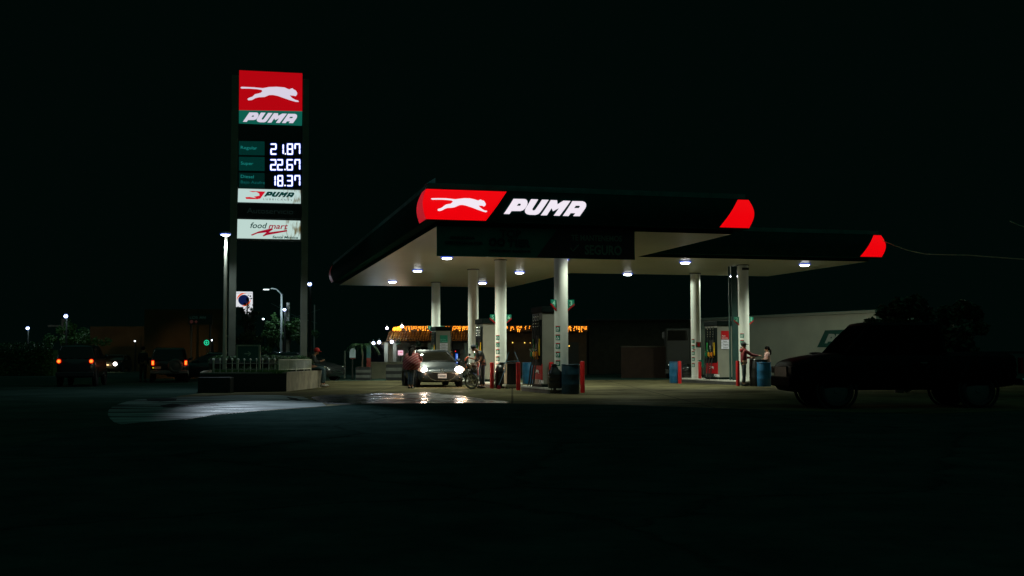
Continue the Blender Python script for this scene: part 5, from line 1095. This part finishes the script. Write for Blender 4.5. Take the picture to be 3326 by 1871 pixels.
for sx in (-1, 1):
    q = MB(); q.ball((sx * .79, -2.0, .70), .075, 12, 8, sc=(1.1, .6, .55)); q.build('indicator', emis('amber_lit', (1.0, .28, .06), 1.6), car, smooth=True)
    q = MB(); q.ball((sx * .72, -2.045, .675), .17, 14, 8, sc=(1.15, .5, .52)); q.build('headlight_glass', mat('hl_glass', (.35, .33, .32), .1, coat=.5), car, smooth=True)
    q = MB(); q.ball((sx * .66, -2.12, .36), .06, 10, 8, sc=(1.2, .4, .8)); q.build('fog_light', glass_dark, car, smooth=True)
q = MB(); q.prism([(-.50, .52), (-.42, .36), (-.28, .27), (.28, .27), (.42, .36), (.50, .52), (.3, .505), (-.3, .505)], -2.205, -2.12); q.build('lower_grille', black_plastic, car)
q = MB(); q.tube([(-.60, -2.13, .60), (-.52, -2.17, .46), (-.42, -2.2, .34), (-.25, -2.21, .265), (.25, -2.21, .265), (.42, -2.2, .34), (.52, -2.17, .46), (.60, -2.13, .60)], .010, 6); q.build('grille_trim', chrome, car, smooth=True)
q = MB(); q.tube([(-.40, -2.17, .585), (-.3, -2.2, .565), (.3, -2.2, .565), (.40, -2.17, .585)], .012, 6); q.build('chrome_bar', chrome, car, smooth=True)
q = MB(); q.box((0, -2.15, .535), (.72, .08, .05)); q.build('upper_grille', black_plastic, car)
q = MB(); q.torus((0, 0, 0), .062, .011, 20, 6, T(0, -2.195, .655, rz=PI / 2)); q.tube([(-.05, -2.2, .67), (-.02, -2.205, .65), (0, -2.205, .64), (.02, -2.205, .65), (.05, -2.2, .67)], .008, 5); q.build('badge', chrome, car)
q = MB(); q.box((0, -2.235, .435), (.32, .012, .16)); npl = q.build('number_plate', mat('plate_white', (.55, .55, .58), .5), car)
q = MB(); q.text('P 037GVZ', .1, T(-.14, -2.246, .40), .004, wid=.28, bold=.002); q.build('lettering', mat('plate_ink', (.08, .08, .12), .5), npl)
q = MB(); q.tube([(-.62, -1.02, .98), (-.1, -1.0, 1.0), (.5, -1.02, .99)], .012, 5); q.build('wiper', black_plastic, car)

# off-roader with spare wheel, seen from behind
dark_paint = mat('dark_paint', (0.012, 0.014, 0.014), 0.3, coat=.4); grey_dk = mat('offroad_grey', (0.07, 0.068, 0.06), 0.4, .3)
p = D(553, 1158, 53.2)
suv_body = [(-2.3, .7, .45, .8), (-2.2, .82, .4, .95), (-1.6, .86, .38, 1.02), (-.9, .87, .36, 1.06), (.8, .87, .36, 1.07), (2.0, .87, .4, 1.07), (2.25, .84, .45, 1.05)]
suv_gh = [(1.05, -.95, 2.2, .81), (1.35, -.6, 2.13, .75), (1.58, -.3, 2.05, .68)]
suv = vehicle('off_roader', 'dark off-roader seen from behind with spare wheel and two lit tail lights', 'car', (p.x - .29 * 2.3, p.y + .957 * 2.3, 0), PI + R(16), dark_paint, suv_body, suv_gh, (-1.4, 1.45), wr=.37)
tl = emis('tail_lit', (1.0, .20, .02), 2.6); tlr = emis('tail_rim', (.65, .006, .0), 1.3)
def tail(t, x, y, z, w, h_):
    q = MB(); q.box((x, y, z), (w + .05, .03, h_ + .06)); o = q.build('tail_light', tlr, t, bevel=.012); q = MB(); q.box((x, y + .02, z + h_ * .22), (w, .03, h_ * .42)); q.box((x, y + .02, z - h_ * .26), (w, .03, h_ * .38)); q.build('lens', tl, o)
tail(suv, .74, 2.27, .93, .09, .19); tail(suv, -.74, 2.27, .93, .09, .19)
q = MB(); q.torus((0, 0, 0), .25, .10, 28, 8, T(-.27, 2.36, .78, rz=PI / 2)); q.lathe([(.26, 0), (.26, .06), (.2, .1)], (0, 0, 0), 24, T(-.27, 2.34, .78, rx=-PI / 2)); q.build('spare_wheel', mat('spare_cover', (.05, .05, .045), .5), suv, smooth=True)
q = MB(); q.box((0, 2.33, .5), (1.7, .12, .16)); q.build('bumper', mat('bumper_grey', (.10, .095, .085), .4), suv, bevel=.03)
q = MB(); q.box((.52, 2.3, .70), (.30, .02, .12)); q.build('number_plate', mat('plate_dim', (.4, .3, .2), .5), suv)
for sx in (-1, 1): q = MB(); q.tube([(sx * .58, -.2, 1.66), (sx * .58, 2.0, 1.66)], .018, 6); q.build('roof_rail', black_plastic, suv)
q = MB(); q.box((.72, 2.29, .70), (.06, .02, .05)); q.build('reflector', emis('yellow_dot', (.7, .6, .02), .8), suv)
lamp('tail_glow', 'POINT', suv, (-.74, 2.5, .93), .5, (1, .1, .02), .05); lamp('tail_glow', 'POINT', suv, (.74, 2.5, .93), .5, (1, .1, .02), .05)
for sx in (-1, 1): headlamp(suv, sx * .62, -2.3, .85, col=(1.0, .62, .30), es=10, power=150, tilt=.02, beam=50, aimx=-.26)
# leftmost dark vehicle, seen from behind
p = D(238, 1158, 45.8)
van_body = [(-2.3, .7, .4, .85), (-2.2, .84, .34, 1.0), (-1.5, .88, .32, 1.1), (-.9, .88, .32, 1.14), (.8, .88, .32, 1.15), (2.0, .88, .34, 1.15), (2.3, .85, .42, 1.1)]
van_gh = [(1.1, -1.1, 2.2, .82), (1.35, -.8, 2.12, .74), (1.55, -.5, 2.0, .66)]
van = vehicle('dark_wagon', 'leftmost dark wagon seen from behind with two round red tail lights', 'car', (p.x - .5, p.y + 2.4, 0), PI + R(13), dark_paint, van_body, van_gh, (-1.4, 1.45), wr=.36); van.scale = (.86, 1.0, 1.06)
for sx in (-1, 1):
    q = MB(); q.ball((sx * .72, 2.29, .98), .11, 12, 8, sc=(1, .4, .85)); o = q.build('tail_light', tlr, van, smooth=True); q = MB(); q.ball((sx * .72, 2.33, .98), .075, 12, 8, sc=(1, .4, .8)); q.build('lens', tl, o, smooth=True)
    headlamp(van, sx * .62, -2.32, .8, col=(.85, 1.0, .3), es=8, power=420, tilt=.0, beam=24, aimx=.10)
q = MB(); q.box((0, 2.32, .48), (1.7, .12, .18)); q.build('bumper', black_plastic, van, bevel=.03)
# oncoming car far behind
p = D(347, 1158, 92.5); onc = vehicle('oncoming_car', 'distant oncoming car showing two glaring headlights beside the leftmost wagon', 'car', (p.x, p.y + 2.2, 0), R(6), dark_paint, hatch_body, hatch_gh, (-1.35, 1.3))
headlamp(onc, -.42, -2.15, .62, r=.15, col=(1.0, .88, .84), es=20, power=30, sc=(1, .5, 1)); headlamp(onc, .42, -2.15, .66, r=.15, col=(1.0, .86, .78), es=20, power=30, sc=(1, .5, 1))
lamp('glow', 'POINT', onc, (-.3, -2.5, .9), 60, (1.0, .6, .25), .1)  # added lamp throwing the amber haze glow on the wall behind
# dark car behind the planter left end
p = D(655, 1158, 58); dc = vehicle('dark_car', 'dark rounded car between the off-roader and the planter', 'car', (p.x + .35, p.y + .4, 0), R(-78), dark_paint, hatch_body, hatch_gh, (-1.35, 1.3))
q = MB(); q.box((.0, 0, 0), (.01, .01, .01)); tail(dc, .6, 2.2, .8, .05, .05)
# car front lit at right of seated man
p = D(1080, 1158, 57); d2 = vehicle('parked_car', 'parked dark car whose lit wing shows right of the seated man', 'car', (p.x - 1.6, p.y + .6, 0), R(62), mat('parked_grey', (.025, .03, .03), .25, .5, coat=.6), hatch_body, hatch_gh, (-1.35, 1.3))
q = MB(); q.ball((.74, -2.0, .68), .15, 12, 8, sc=(1.2, .5, .5)); q.build('headlight', chrome, d2, smooth=True); q = MB(); q.ball((-.74, -2.0, .68), .15, 12, 8, sc=(1.2, .5, .5)); q.build('headlight', chrome, d2, smooth=True)
q = MB(); q.tube([(-.4, -2.19, .52), (.4, -2.19, .52)], .015, 6); q.tube([(-.4, -2.2, .42), (.4, -2.2, .42)], .015, 6); q.build('grille_bar', chrome, d2)

# black pickup in the right foreground
pk_body = [(-2.6, .78, .45, .92), (-2.52, .88, .36, 1.04), (-2.3, .91, .36, 1.10), (-1.9, .92, .38, 1.17), (-1.45, .92, .40, 1.24), (.6, .92, .40, 1.24), (1.0, .92, .40, 1.22), (2.4, .91, .44, 1.22), (2.6, .88, .5, 1.18)]
pk_gh = [(1.22, -1.48, .92, .84), (1.6, -1.15, .88, .76), (1.88, -.86, .78, .68)]
hood = D(2506, 1158, 25.4)
pk = vehicle('pickup_truck', 'large black pickup truck in the right foreground, bonnet towards the pumps', 'pickup', (hood.x + 2.98, 26.2, 0), R(-90) + R(2), mat('pickup_paint', (0.0012, 0.0025, 0.003), 0.5, spec=.06), pk_body, pk_gh, (-1.6, 1.6), wr=.40)
for ch in pk.children:
    if ch.name.startswith('windows'): ch.data.materials[0] = mat('pickup_glass', (0.002, 0.003, 0.003), 0.8, spec=0.0)
q = MB(); q.box((0, -2.58, .60), (1.6, .12, .24)); q.box((0, -2.5, .44), (1.2, .1, .10)); q.build('bumper', mat('pickup_bumper', (.003, .003, .003), .7, spec=.05), pk, bevel=.03)
for sx in (-1, 1):
    q = MB(); q.box((sx * .72, -2.56, .86), (.28, .10, .16)); q.build('headlight', mat('pk_lamp', (.004, .004, .004), .5, spec=.1), pk, bevel=.02)
    q = MB(); q.box((sx * .93, 0.35, 1.02), (.02, .16, .03)); q.build('door_handle', chrome, pk)
    q = MB(); q.box((sx * .80, 2.60, .95), (.14, .06, .35)); q.build('tail_light', sign_red, pk)
    q = MB(); q.box((sx * .9, 1.9, 1.24), (.05, 1.5, .05)); q.build('bed_rail', black_plastic, pk)
q = MB(); q.box((0, -2.60, .82), (1.0, .05, .22)); q.build('grille', black_plastic, pk)
q = MB(); q.box((0, 2.68, .58), (1.7, .14, .16)); q.build('bumper', chrome, pk, bevel=.02)
q = MB(); q.ball((-.5, -1.65, 1.24), .10, 10, 6, sc=(1, 1.6, .25)); q.build('washer_cowl', mat('pickup_paint', (0, 0, 0)), pk, smooth=True)

# ---------------------------------------------------------------- motorcycle
mp_ = G(1531, 1265); mt = thing('motorcycle', 'dirty motorcycle with five-spoke front wheel turned, beside the car headlight', 'motorcycle', mp_ + Vector((0, .15, 0)), R(0))
# local: front wheel at origin, bike extends to +Y; the fork is steered
wm = mat('muddy_wheel', (.42, .38, .24), .5, .2, noise=.4, nscale=10); blk = mat('bike_black', (.015, .015, .015), .3)
def bwheel(M, name):
    q = MB(M); q.torus((0, 0, 0), .255, .036, 32, 8); w = q.build(name, mat('muddy_tyre', (.17, .16, .11), .8, noise=.5, nscale=12), mt, smooth=True)
    q = MB(M); q.torus((0, 0, 0), .215, .014, 32, 6); q.lathe([(.04, -.05), (.04, .05)], (0, 0, 0), 12, T(0, 0, 0, ry=PI / 2)); q.torus((0, 0, 0), .09, .006, 20, 4, T(.03, 0, 0))
    for k in range(5):
        a = 2 * PI * k / 5 + .3; q.tube([(0, .03 * math.cos(a), .03 * math.sin(a)), (0, .21 * math.cos(a), .21 * math.sin(a))], [.022, .014], 6)
    q.build('rim', wm, w, smooth=True)
ST_ = Matrix.Translation((0, 0, .29)) @ Matrix.Rotation(R(62), 4, 'Z')
bwheel(ST_, 'front_wheel'); bwheel(T(.05, 1.25, .29), 'rear_wheel')
q = MB(ST_)
for sx in (-.07, .07): q.tube([(sx, 0, 0), (sx, .22, .45), (sx, .27, .56)], .02, 8)
q.build('fork', mat('fork_metal', (.35, .33, .28), .35, .7), mt, smooth=True)
q = MB(ST_); v_ = []
for k in range(9):
    a = R(25 + 13 * k); v_ += [(-.055, .31 * math.cos(a), .31 * math.sin(a)), (.055, .31 * math.cos(a), .31 * math.sin(a))]
q.add(v_, [(2 * k, 2 * k + 1, 2 * k + 3, 2 * k + 2) for k in range(8)]); q.build('front_mudguard', mat('mudguard', (.02, .03, .10), .15, coat=1), mt, smooth=True)
q = MB(ST_); q.ball((0, .12, .54), .115, 14, 10, sc=(1, .8, 1)); q.build('headlight_shell', blk, mt, smooth=True)
q = MB(ST_); q.ball((0, .05, .54), .095, 14, 10, sc=(1, .4, 1)); q.build('headlight', mat('bike_lamp', (.3, .22, .15), .1), mt, smooth=True)
q = MB(ST_)
for sx in (-.15, .15): q.ball((sx, .13, .50), .032, 8, 6)
q.build('indicator', mat('bike_amber', (.8, .2, .02), .3), mt)
q = MB(ST_); q.tube([(-.36, .36, .68), (-.28, .30, .70), (-.1, .25, .64), (.1, .25, .64), (.28, .30, .70), (.36, .36, .68)], .014, 8); q.build('handlebar', blk, mt, smooth=True)
for sx in (-1, 1):
    q = MB(ST_); q.tube([(sx * .25, .29, .70), (sx * .30, .27, .92)], .007, 5); q.box((sx * .31, .26, .96), (.14, .02, .09), Matrix.Rotation(0, 4, 'Y')); q.build('mirror', blk, mt)
q = MB(ST_); q.box((0, .2, .70), (.14, .06, .09)); q.build('gauge', blk, mt)
q = MB(); q.ball((.02, .50, .82), .21, 16, 10, sc=(.85, 1.4, .7)); q.build('tank', mat('bike_tank', (.06, .02, .01), .2, coat=1), mt, smooth=True)
q = MB(); q.ball((.04, .98, .78), .13, 12, 8, sc=(.95, 2.5, .45)); q.build('seat', rubber, mt, smooth=True)
q = MB(); q.box((.03, .55, .44), (.34, .42, .46)); q.box((.03, .95, .62), (.30, .40, .22)); q.lathe([(.1, -.17), (.1, .17)], (0, 0, 0), 14, T(.03, .6, .38, ry=PI / 2)); q.build('engine', mat('engine', (.12, .12, .11), .35, .6, noise=.3, nscale=20), mt, bevel=.03)
q = MB(); q.tube([(.15, .4, .35), (.18, .6, .22), (.18, 1.1, .28), (.18, 1.5, .36)], [.02, .025, .04, .045], 8); q.build('exhaust', chrome, mt, smooth=True)
q = MB(); q.tube([(.02, .15, .78), (.03, .5, .62), (.04, 1.0, .68), (.05, 1.45, .72)], .025, 6); q.tube([(.03, .25, .7), (.03, .45, .25), (.05, .9, .28), (.05, 1.25, .29)], .02, 6); q.build('frame', blk, mt, smooth=True)

# ---------------------------------------------------------------- people
def skinned(nodes, edges, root, name, m, parent, sub=1):
    bm = bmesh.new(); ly = bm.verts.layers.skin.verify(); vs = {}
    for k, (p, r) in nodes.items():
        v = bm.verts.new(p); v[ly].radius = (r, r) if not isinstance(r, tuple) else r; v[ly].use_root = (k == root); vs[k] = v
    for a, b in edges: bm.edges.new((vs[a], vs[b]))
    me = bpy.data.meshes.new(name); bm.to_mesh(me); bm.free()
    o = bpy.data.objects.new(name, me); C.objects.link(o)
    o.modifiers.new('skin', 'SKIN').use_smooth_shade = True
    s = o.modifiers.new('sub', 'SUBSURF'); s.levels = sub; s.render_levels = sub
    dg = bpy.context.evaluated_depsgraph_get(); me2 = bpy.data.meshes.new_from_object(o.evaluated_get(dg)); o.modifiers.clear(); o.data = me2
    me2.materials.clear(); me2.materials.append(m); o.parent = parent
    for p in me2.polygons: p.use_smooth = True
    return o
BASE = dict(pelvis=(0, 0, .96), spine=(0, 0, 1.14), chest=(0, 0, 1.32), neck=(0, 0, 1.47), head=(0, -.015, 1.58), crown=(0, -.01, 1.68), shl=(.18, 0, 1.41), ell=(.23, .02, 1.13), wrl=(.24, -.06, .88), shr=(-.18, 0, 1.41), elr=(-.23, .02, 1.13), wrr=(-.24, -.06, .88),
            hpl=(.095, 0, .92), knl=(.11, -.02, .50), anl=(.115, .02, .09), tol=(.13, -.15, .035), hpr=(-.095, 0, .92), knr=(-.11, -.02, .50), anr=(-.115, .02, .09), tor=(-.13, -.15, .035))
def person(label, loc, rz, pose, shirt, trousers, shoes, sleeves='long', hat=None, hairstyle='short', scale=1.0, fat=1.0, shirt_low=0.0, sitting=False):
    t = thing('person', label, 'person', loc, rz); t.scale = (scale,) * 3
    P = {k: Vector(pose.get(k, v)) for k, v in BASE.items()}
    N = dict(pelvis=(P['pelvis'], .125), spine=(P['spine'], .115), chest=(P['chest'], .13), neck=(P['neck'], .055), jaw=(P['head'].lerp(P['neck'], .35), .065), head=(P['head'], .088), crown=(P['crown'], .07))
    f_ = Vector(pose.get('face', (0, -1, 0))).normalized()
    N['nose'] = (P['head'] + f_ * .10 - Vector((0, 0, .015)), .014)
    E_ = [('pelvis', 'spine'), ('spine', 'chest'), ('chest', 'neck'), ('neck', 'jaw'), ('jaw', 'head'), ('head', 'crown'), ('head', 'nose')]
    for s in 'lr':
        N['sh' + s] = (P['sh' + s], .058); N['el' + s] = (P['el' + s], .042); N['wr' + s] = (P['wr' + s], .028)
        E_ += [('chest', 'sh' + s), ('sh' + s, 'el' + s), ('el' + s, 'wr' + s)]
        d = (P['wr' + s] - P['el' + s]).normalized(); side = d.cross(f_); side = side.normalized() if side.length > .2 else Vector((1, 0, 0)); up_ = d.cross(side).normalized()
        palm = P['wr' + s] + d * .06; N['pm' + s] = (palm, .026); E_.append(('wr' + s, 'pm' + s))
        for k in range(4):
            b = palm + d * .035 + side * (k - 1.5) * .02; m1 = b + d * .035 + up_ * .006; e = m1 + d * (.026, .032, .029, .02)[k] + up_ * .016
            for nm, pp, r in (('a', b, .009), ('b', m1, .0085), ('c', e, .007)): N['f%s%d%s' % (nm, k, s)] = (pp, r)
            E_ += [('pm' + s, 'fa%d%s' % (k, s)), ('fa%d%s' % (k, s), 'fb%d%s' % (k, s)), ('fb%d%s' % (k, s), 'fc%d%s' % (k, s))]
        th = P['wr' + s] + d * .04 - side * .035 + up_ * .01; te = th + d * .035 - side * .015 + up_ * .015
        N['ta' + s] = (th, .011); N['tb' + s] = (te, .009); E_ += [('pm' + s, 'ta' + s), ('ta' + s, 'tb' + s)]
        N['hp' + s] = (P['hp' + s], .09); N['kn' + s] = (P['kn' + s], .06); N['an' + s] = (P['an' + s], .04); N['to' + s] = (P['to' + s], .035)
        E_ += [('pelvis', 'hp' + s), ('hp' + s, 'kn' + s), ('kn' + s, 'an' + s), ('an' + s, 'to' + s)]
    skinned(N, E_, 'pelvis', 'body', skin, t)
    k = .025
    S = dict(a=(P['pelvis'] + Vector((0, 0, -.02 - shirt_low)), (.155 * fat)), b=(P['spine'], .145 * fat), c=(P['chest'], .155), d=(P['neck'] + Vector((0, 0, -.05)), .07)); SE = [('a', 'b'), ('b', 'c'), ('c', 'd')]
    for s in 'lr':
        S['s' + s] = (P['sh' + s], .078); m_e = P['sh' + s].lerp(P['el' + s], .6 if sleeves == 'short' else 1.0); S['e' + s] = (m_e, .062); SE += [('c', 's' + s), ('s' + s, 'e' + s)]
        if sleeves == 'long': S['w' + s] = (P['el' + s].lerp(P['wr' + s], .95), .045); SE.append(('e' + s, 'w' + s))
    skinned(S, SE, 'b', 'shirt', shirt, t)
    Q = dict(a=(P['pelvis'] + Vector((0, 0, .05)), .115 * fat)); QE = []
    for s in 'lr':
        Q['h' + s] = (P['hp' + s] * .96 + P['kn' + s] * .04 + Vector((0, 0, -.07)), .085); Q['m' + s] = (P['hp' + s].lerp(P['kn' + s], .5), .095); Q['k' + s] = (P['kn' + s], .078); Q['n' + s] = (P['kn' + s].lerp(P['an' + s], .93), .062)
        QE += [('a', 'h' + s), ('h' + s, 'm' + s), ('m' + s, 'k' + s), ('k' + s, 'n' + s)]
        q = MB(); d = (P['to' + s] - P['an' + s]); d.z = 0; d = d.normalized(); c = P['an' + s] + d * .06; ang = math.atan2(d.y, d.x)
        q.ball((0, 0, 0), .07, 12, 8, sc=(2.0, .72, .72), M=T(c.x, c.y, max(.045, P['an' + s].z - .045), rz=ang)); q.build('shoe', shoes, t, smooth=True)
    skinned(Q, QE, 'a', 'trousers', trousers, t)
    hc = P['head'].lerp(P['crown'], .45); back = -f_
    q = MB()
    if hairstyle == 'short': q.ball(tuple(hc + back * .018 + Vector((0, 0, .03))), .108, 14, 10, sc=(.92, 1.0, .86))
    if hairstyle == 'long':
        q.ball(tuple(hc + back * .02 + Vector((0, 0, .02))), .115, 14, 10, sc=(.95, 1.0, .98)); n0 = P['neck'] + back * .30
        q.tube([tuple(hc + back * .07), tuple(n0 + Vector((0, 0, .05))), tuple(n0 + Vector((0, 0, -.12)) + back * .04), tuple(n0 + Vector((0, 0, -.30)) + back * .04), tuple(n0 + Vector((0, 0, -.40)) + back * .03)], [.07, .09, .10, .08, .02], 12)
    if hairstyle == 'tail':
        q.ball(tuple(hc + back * .02 + Vector((0, 0, .02))), .112, 14, 10, sc=(.92, 1.02, .92)); q.tube([tuple(hc + back * .09), tuple(hc + back * .16 + Vector((0, 0, -.08))), tuple(hc + back * .17 + Vector((0, 0, -.22))), tuple(hc + back * .15 + Vector((0, 0, -.30)))], [.03, .045, .035, .01], 10)
    q.build('hair', hair, t, smooth=True)
    for sx in (-1, 1):
        sd = f_.cross(Vector((0, 0, 1))).normalized() * sx
        q = MB(); q.ball(tuple(P['head'] + sd * .088), .026, 8, 6, sc=(.5, .8, 1.1)); q.build('ear', skin, t, smooth=True)
        q = MB(); q.ball(tuple(P['head'] + sd * .034 + f_ * .078 + Vector((0, 0, .015))), .012, 8, 6); q.build('eye', black_plastic, t)
    q = MB(); q.ball(tuple(P['head'] + f_ * .083 - Vector((0, 0, .05))), .022, 8, 6, sc=(1.2, .5, .35)); q.build('mouth', mat('lips', (.25, .07, .05), .5), t)
    if hat:
        q = MB(); q.ball(tuple(hc + Vector((0, 0, .045)) + back * .01), .118, 16, 10, sc=(.95, 1.02, .80)); b_ = hc + f_ * .12 + Vector((0, 0, .035)); ang = math.atan2(f_.y, f_.x); q.ball((0, 0, 0), .085, 14, 6, sc=(1.1, .9, .16), M=T(b_.x, b_.y, b_.z, rz=ang)); q.build('cap', hat, t, smooth=True)
    return t
def cloth(name, c, r=.85, n=.3): return mat(name, c, r, noise=n, nscale=9)
denim = cloth('denim', (.06, .085, .11)); dkden = cloth('dark_denim', (.02, .028, .032)); blackc = cloth('black_cloth', (.008, .009, .009)); shoe_b = mat('shoe_black', (.012, .012, .012), .35); shoe_w = mat('shoe_pale', (.3, .28, .24), .6)
def stripe_mat():
    m = bpy.data.materials.new('red_striped_cloth'); m.use_nodes = True; t = m.node_tree; b = t.nodes['Principled BSDF']; tc = t.nodes.new('ShaderNodeTexCoord')
    mp = t.nodes.new('ShaderNodeMapping'); mp.inputs['Rotation'].default_value = (0, R(52), 0); w = t.nodes.new('ShaderNodeTexWave'); w.bands_direction = 'X'; w.inputs['Scale'].default_value = 3.6; w.inputs['Distortion'].default_value = .8; w.inputs['Detail'].default_value = 1
    t.links.new(tc.outputs['Object'], mp.inputs['Vector']); t.links.new(mp.outputs[0], w.inputs['Vector']); cr = t.nodes.new('ShaderNodeValToRGB'); e = cr.color_ramp.elements; e[0].position = .55; e[0].color = (.14, .008, .010, 1); e[1].position = .85; e[1].color = (.20, .09, .08, 1)
    t.links.new(w.outputs['Fac'], cr.inputs['Fac']); t.links.new(cr.outputs[0], b.inputs['Base Color']); b.inputs['Roughness'].default_value = .85; return m
# woman in striped blouse at the car window, back to the camera
p = G(1336, 1262); stw = person('woman with long dark hair in a red striped blouse leaning at the car window', p, PI - R(10), dict(pelvis=(0, .02, .88), spine=(0, 0, 1.05), chest=(0, -.14, 1.20), neck=(0, -.22, 1.34), head=(0, -.26, 1.44), crown=(0, -.27, 1.53), shl=(.2, -.14, 1.27), shr=(-.2, -.14, 1.27), ell=(.34, -.22, 1.08), wrl=(.25, -.45, 1.02), elr=(-.34, -.22, 1.08), wrr=(-.25, -.45, 1.02), hpl=(.08, .02, .85), hpr=(-.08, .02, .85), knl=(.05, .02, .46), knr=(-.05, .06, .46), anl=(.07, .1, .09), anr=(-.05, .1, .09), tol=(.07, -.08, .035), tor=(-.05, -.08, .035)), stripe_mat(), denim, shoe_b, hairstyle='long', scale=1.0, fat=1.35)
q = MB(); q.lathe([(.07, 1.36), (.20, 1.30), (.27, 1.16), (.33, 1.0), (.33, .84), (.27, .70), (.24, .71)], (0, -.03, 0), 20); sw = q.build('poncho', bpy.data.materials['red_striped_cloth'], stw, smooth=True)
# attendant
attn = person('attendant in dark cap and grey shirt bending over the motorcycle', D(1566, 1250, 42.6) * Vector((1, 1, 0)) if False else Vector((D(1566, 1250, 42.4).x, 42.4, 0)), R(-68), dict(pelvis=(0, .04, .95), spine=(0, -.02, 1.12), chest=(0, -.12, 1.28), neck=(0, -.22, 1.40), head=(0, -.32, 1.46), crown=(0, -.37, 1.54), face=(0, -.8, -.5), shl=(.19, -.12, 1.34), shr=(-.19, -.12, 1.34), ell=(.22, -.12, 1.06), wrl=(.14, -.28, .94), elr=(-.22, -.20, 1.08), wrr=(-.12, -.42, 1.12)), cloth('attendant_grey', (.07, .08, .08)), denim, shoe_b, sleeves='short', hat=mat('cap_navy', (.01, .02, .03), .7))
q = MB(); q.tube([(-.12, -.50, 1.16), (-.10, -.62, 1.10), (-.08, -.62, .85)], [.05, .035, .018], 8); q.build('held_nozzle', mat('nozzle_held', (.75, .10, .02), .5), attn, smooth=True)
# red hoodie man
hm = person('man in red hoodie and dark cap standing with an arm stretched over the drum', G(2417, 1254), R(92), dict(shr=(-.19, -.02, 1.40), elr=(-.20, -.30, 1.22), wrr=(-.12, -.58, 1.20), wrl=(.14, -.34, 1.12), ell=(.22, -.08, 1.14), knl=(.1, -.05, .50), knr=(-.1, .03, .5)), cloth('hoodie_red', (.19, .014, .018)), dkden, shoe_b, hat=mat('cap_black', (.012, .014, .014), .7), scale=.985, shirt_low=.06)
q = MB(); q.ball((0, .10, 1.42), .10, 14, 8, sc=(1.1, .6, .8)); q.torus((0, 0, 0), .085, .03, 18, 6, T(0, 0, 1.475, ry=PI / 2)); q.build('hood', mat('hood_red', (.30, .02, .025), .9), hm, smooth=True)
# woman in pink
person('woman with dark ponytail in pale pink top behind the black drum', Vector((D(2492, 1158, 45.6).x, 45.6, 0)), R(-90), dict(elr=(-.2, -.10, 1.14), wrr=(-.12, -.34, 1.12), ell=(.2, -.02, 1.12), wrl=(.16, -.2, .98)), cloth('pink_top', (.62, .36, .33)), dkden, shoe_b, sleeves='short', hairstyle='tail', scale=.905)
# man seated on planter end
sx_ = D(1012, 1158, 43.9); sp = person('seated man in red cap and dark jacket on the planter end, looking down', Vector((-7.66, 43.9, 0)), R(90), dict(pelvis=(0, .12, .80), spine=(0, .13, .98), chest=(0, .05, 1.15), neck=(0, -.02, 1.28), head=(0, -.10, 1.36), crown=(0, -.13, 1.46), face=(0, -.9, -.4), shl=(.18, .03, 1.22), shr=(-.18, .03, 1.22), ell=(.22, -.06, .96), elr=(-.22, -.06, .96), wrl=(.07, -.28, 1.02), wrr=(-.07, -.28, 1.02), hpl=(.10, .06, .79), hpr=(-.10, .06, .79), knl=(.12, -.40, .72), knr=(-.12, -.40, .72), anl=(.12, -.36, .12), anr=(-.12, -.33, .12), tol=(.13, -.54, .04), tor=(-.13, -.5, .04)), cloth('jacket_black', (.012, .02, .02)), cloth('jeans_teal', (.03, .065, .07)), shoe_w, hat=mat('cap_red', (.55, .02, .02), .7))
# standing silhouette
person('dark figure standing in the street left of the off-roader', Vector((D(465, 1158, 55).x, 55, 0)), R(170), dict(), blackc, blackc, shoe_b, scale=.98)
